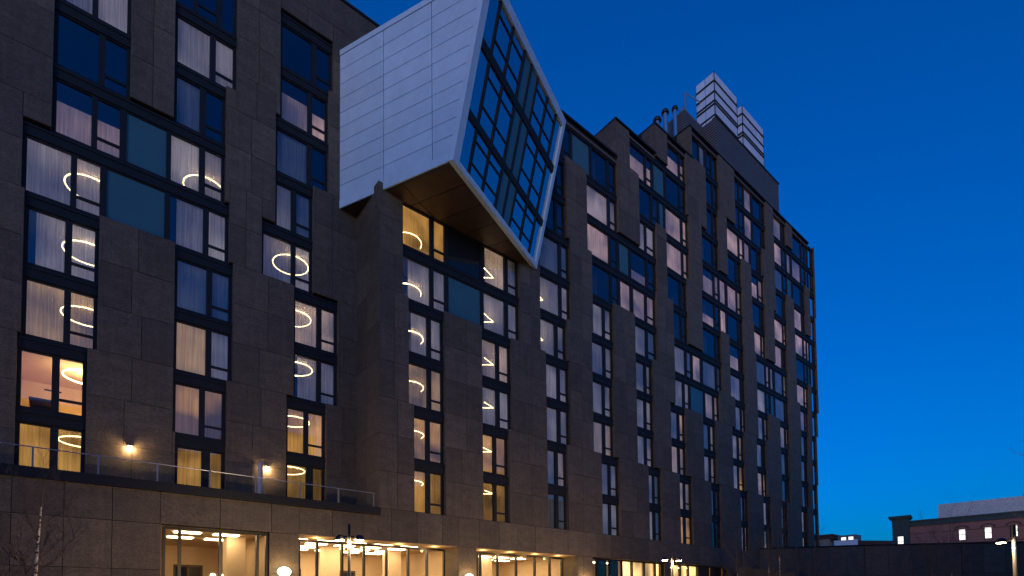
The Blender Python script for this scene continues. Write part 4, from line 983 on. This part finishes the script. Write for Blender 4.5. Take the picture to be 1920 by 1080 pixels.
def bare_tree(x, y, h, label, seed, r=0.07, white=0.55, lean=(0.0, 0.0), spread=0.55, group='young bare birches'):
    rr = random.Random(seed); t = empty('bare_birch_tree', (x, y, 0), label, 'tree', group)
    tr, tw = MB(), MB(); pts = []; n = 10; p = Vector((x, y, 0))
    for i in range(n + 1):
        u = i / n; pts.append((Vector((x + lean[0] * u * h + rr.uniform(-.04, .04) * h * .12, y + lean[1] * u * h + rr.uniform(-.04, .04) * h * .12, u * h)), r * (1 - u * 0.9) + 0.004))
    for (a, ra), (b, rb_) in zip(pts[:-1], pts[1:]): (tr if a.z < max(white, 0.3) * h else tw).tube(a, b, ra, rb_, n=7, cap=False)
    def branch(a, d, L, ra, lv):
        seg = 4; q = Vector(a); dv = Vector(d)
        for i in range(seg):
            dv = (dv + Vector((rr.uniform(-.25, .25), rr.uniform(-.25, .25), rr.uniform(-.05, .2)))).normalized(); b = q + dv * L / seg
            tw.tube(q, b, ra * (1 - i / seg * .8), ra * (1 - (i + 1) / seg * .8) + .0015, n=4, cap=False)
            if lv > 0:
                for _ in range(2 if lv > 1 else 1 + (rr.random() < .5)):
                    branch(b, (dv + Vector((rr.uniform(-.9, .9), rr.uniform(-.9, .9), rr.uniform(-.2, .6)))).normalized(), L * rr.uniform(.35, .6), ra * .55, lv - 1)
            q = b
    for i in range(3, n + 1):
        for _ in range(2 if i < 8 else 1):
            a, ra = pts[i]; an = rr.uniform(0, 2 * math.pi); branch(a, Vector((math.cos(an) * spread, math.sin(an) * spread, rr.uniform(.45, .9))).normalized(), h * rr.uniform(.16, .3), max(.006, ra * .5), 2)
    tr.build('trunk', 'birch' if white else 'twig', t); tw.build('crown', 'twig', t)
bare_tree(-0.85, -5.9, 5.3, 'white-barked bare birch in front of the podium wall left of the lobby window', 3, 0.09, 0.8, (0.06, -0.06))
bare_tree(-1.9, -3.6, 4.6, 'small bare birch behind the white-barked one at the podium wall', 5, 0.07, 0.75, (-0.03, 0.0))
bare_tree(45.9, -3.2, 9.0, 'bare birch by the end of the last shaded window', 8, 0.08, 0.5)
bare_tree(44.5, -4.5, 7.4, 'shorter bare birch by the end of the last shaded window', 9, 0.07, 0.5)
bare_tree(46.1, -5.9, 8.2, 'bare birch in front of the left end of the boundary wall', 11, 0.08, 0.55)
bare_tree(47.9, -6.0, 9.8, 'tall bare birch in front of the left end of the boundary wall', 12, 0.085, 0.6)
bare_tree(52.6, -7.0, 8.0, 'thin bare birch in front of the boundary wall below the white gable', 13, 0.05, 0.4)
bare_tree(55.4, -15.0, 7.6, 'thin bare birch in front of the boundary wall below the brick building', 14, 0.06, 0.45)
bare_tree(56.9, -16.0, 8.2, 'taller thin bare birch in front of the boundary wall below the brick building', 15, 0.06, 0.45)
bare_tree(36.6, -24.4, 8.6, 'larger bare tree reaching over the single-headed street lamp', 21, 0.12, 0.0, (-0.02, 0.0), 0.9, 'trees beside the street')

# ------------------------------------------------------------------ invented houses behind the viewer, added to keep low sky out of lower panes
MAT['dusk_brick'] = brick_mat('brown_brick', (0.16, 0.09, 0.07), (0.12, 0.07, 0.055), (0.14, 0.11, 0.1))
xh = -70.0; ih = 0
while xh < 75:
    wd = (13.0, 10.5, 15.0, 12.0)[ih % 4]; ht = (27.0, 23.5, 29.0, 25.0, 22.0)[ih % 5]
    th = empty('added_sky_block_house', (xh + wd / 2, -58, 0), 'added unseen brown brick house that blocks low sky from the hotel panes', 'house', 'added unseen houses blocking low sky')
    box('wall', xh, xh + wd - 0.05, -66, -54, 0, ht, 'dusk_brick', th); box('cornice', xh - 0.1, xh + wd - 0.1, -66, -53.5, ht, ht + 0.7, 'green', th)
    for f_ in range(1, 6):
        for c_ in range(4):
            wx = xh + wd * (c_ + 0.5) / 4; box('window', wx - 0.6, wx + 0.6, -54.02, -53.9, f_ * 3.6 + 0.6, f_ * 3.6 + 2.6, 'infill_dark', th)
    xh += wd; ih += 1
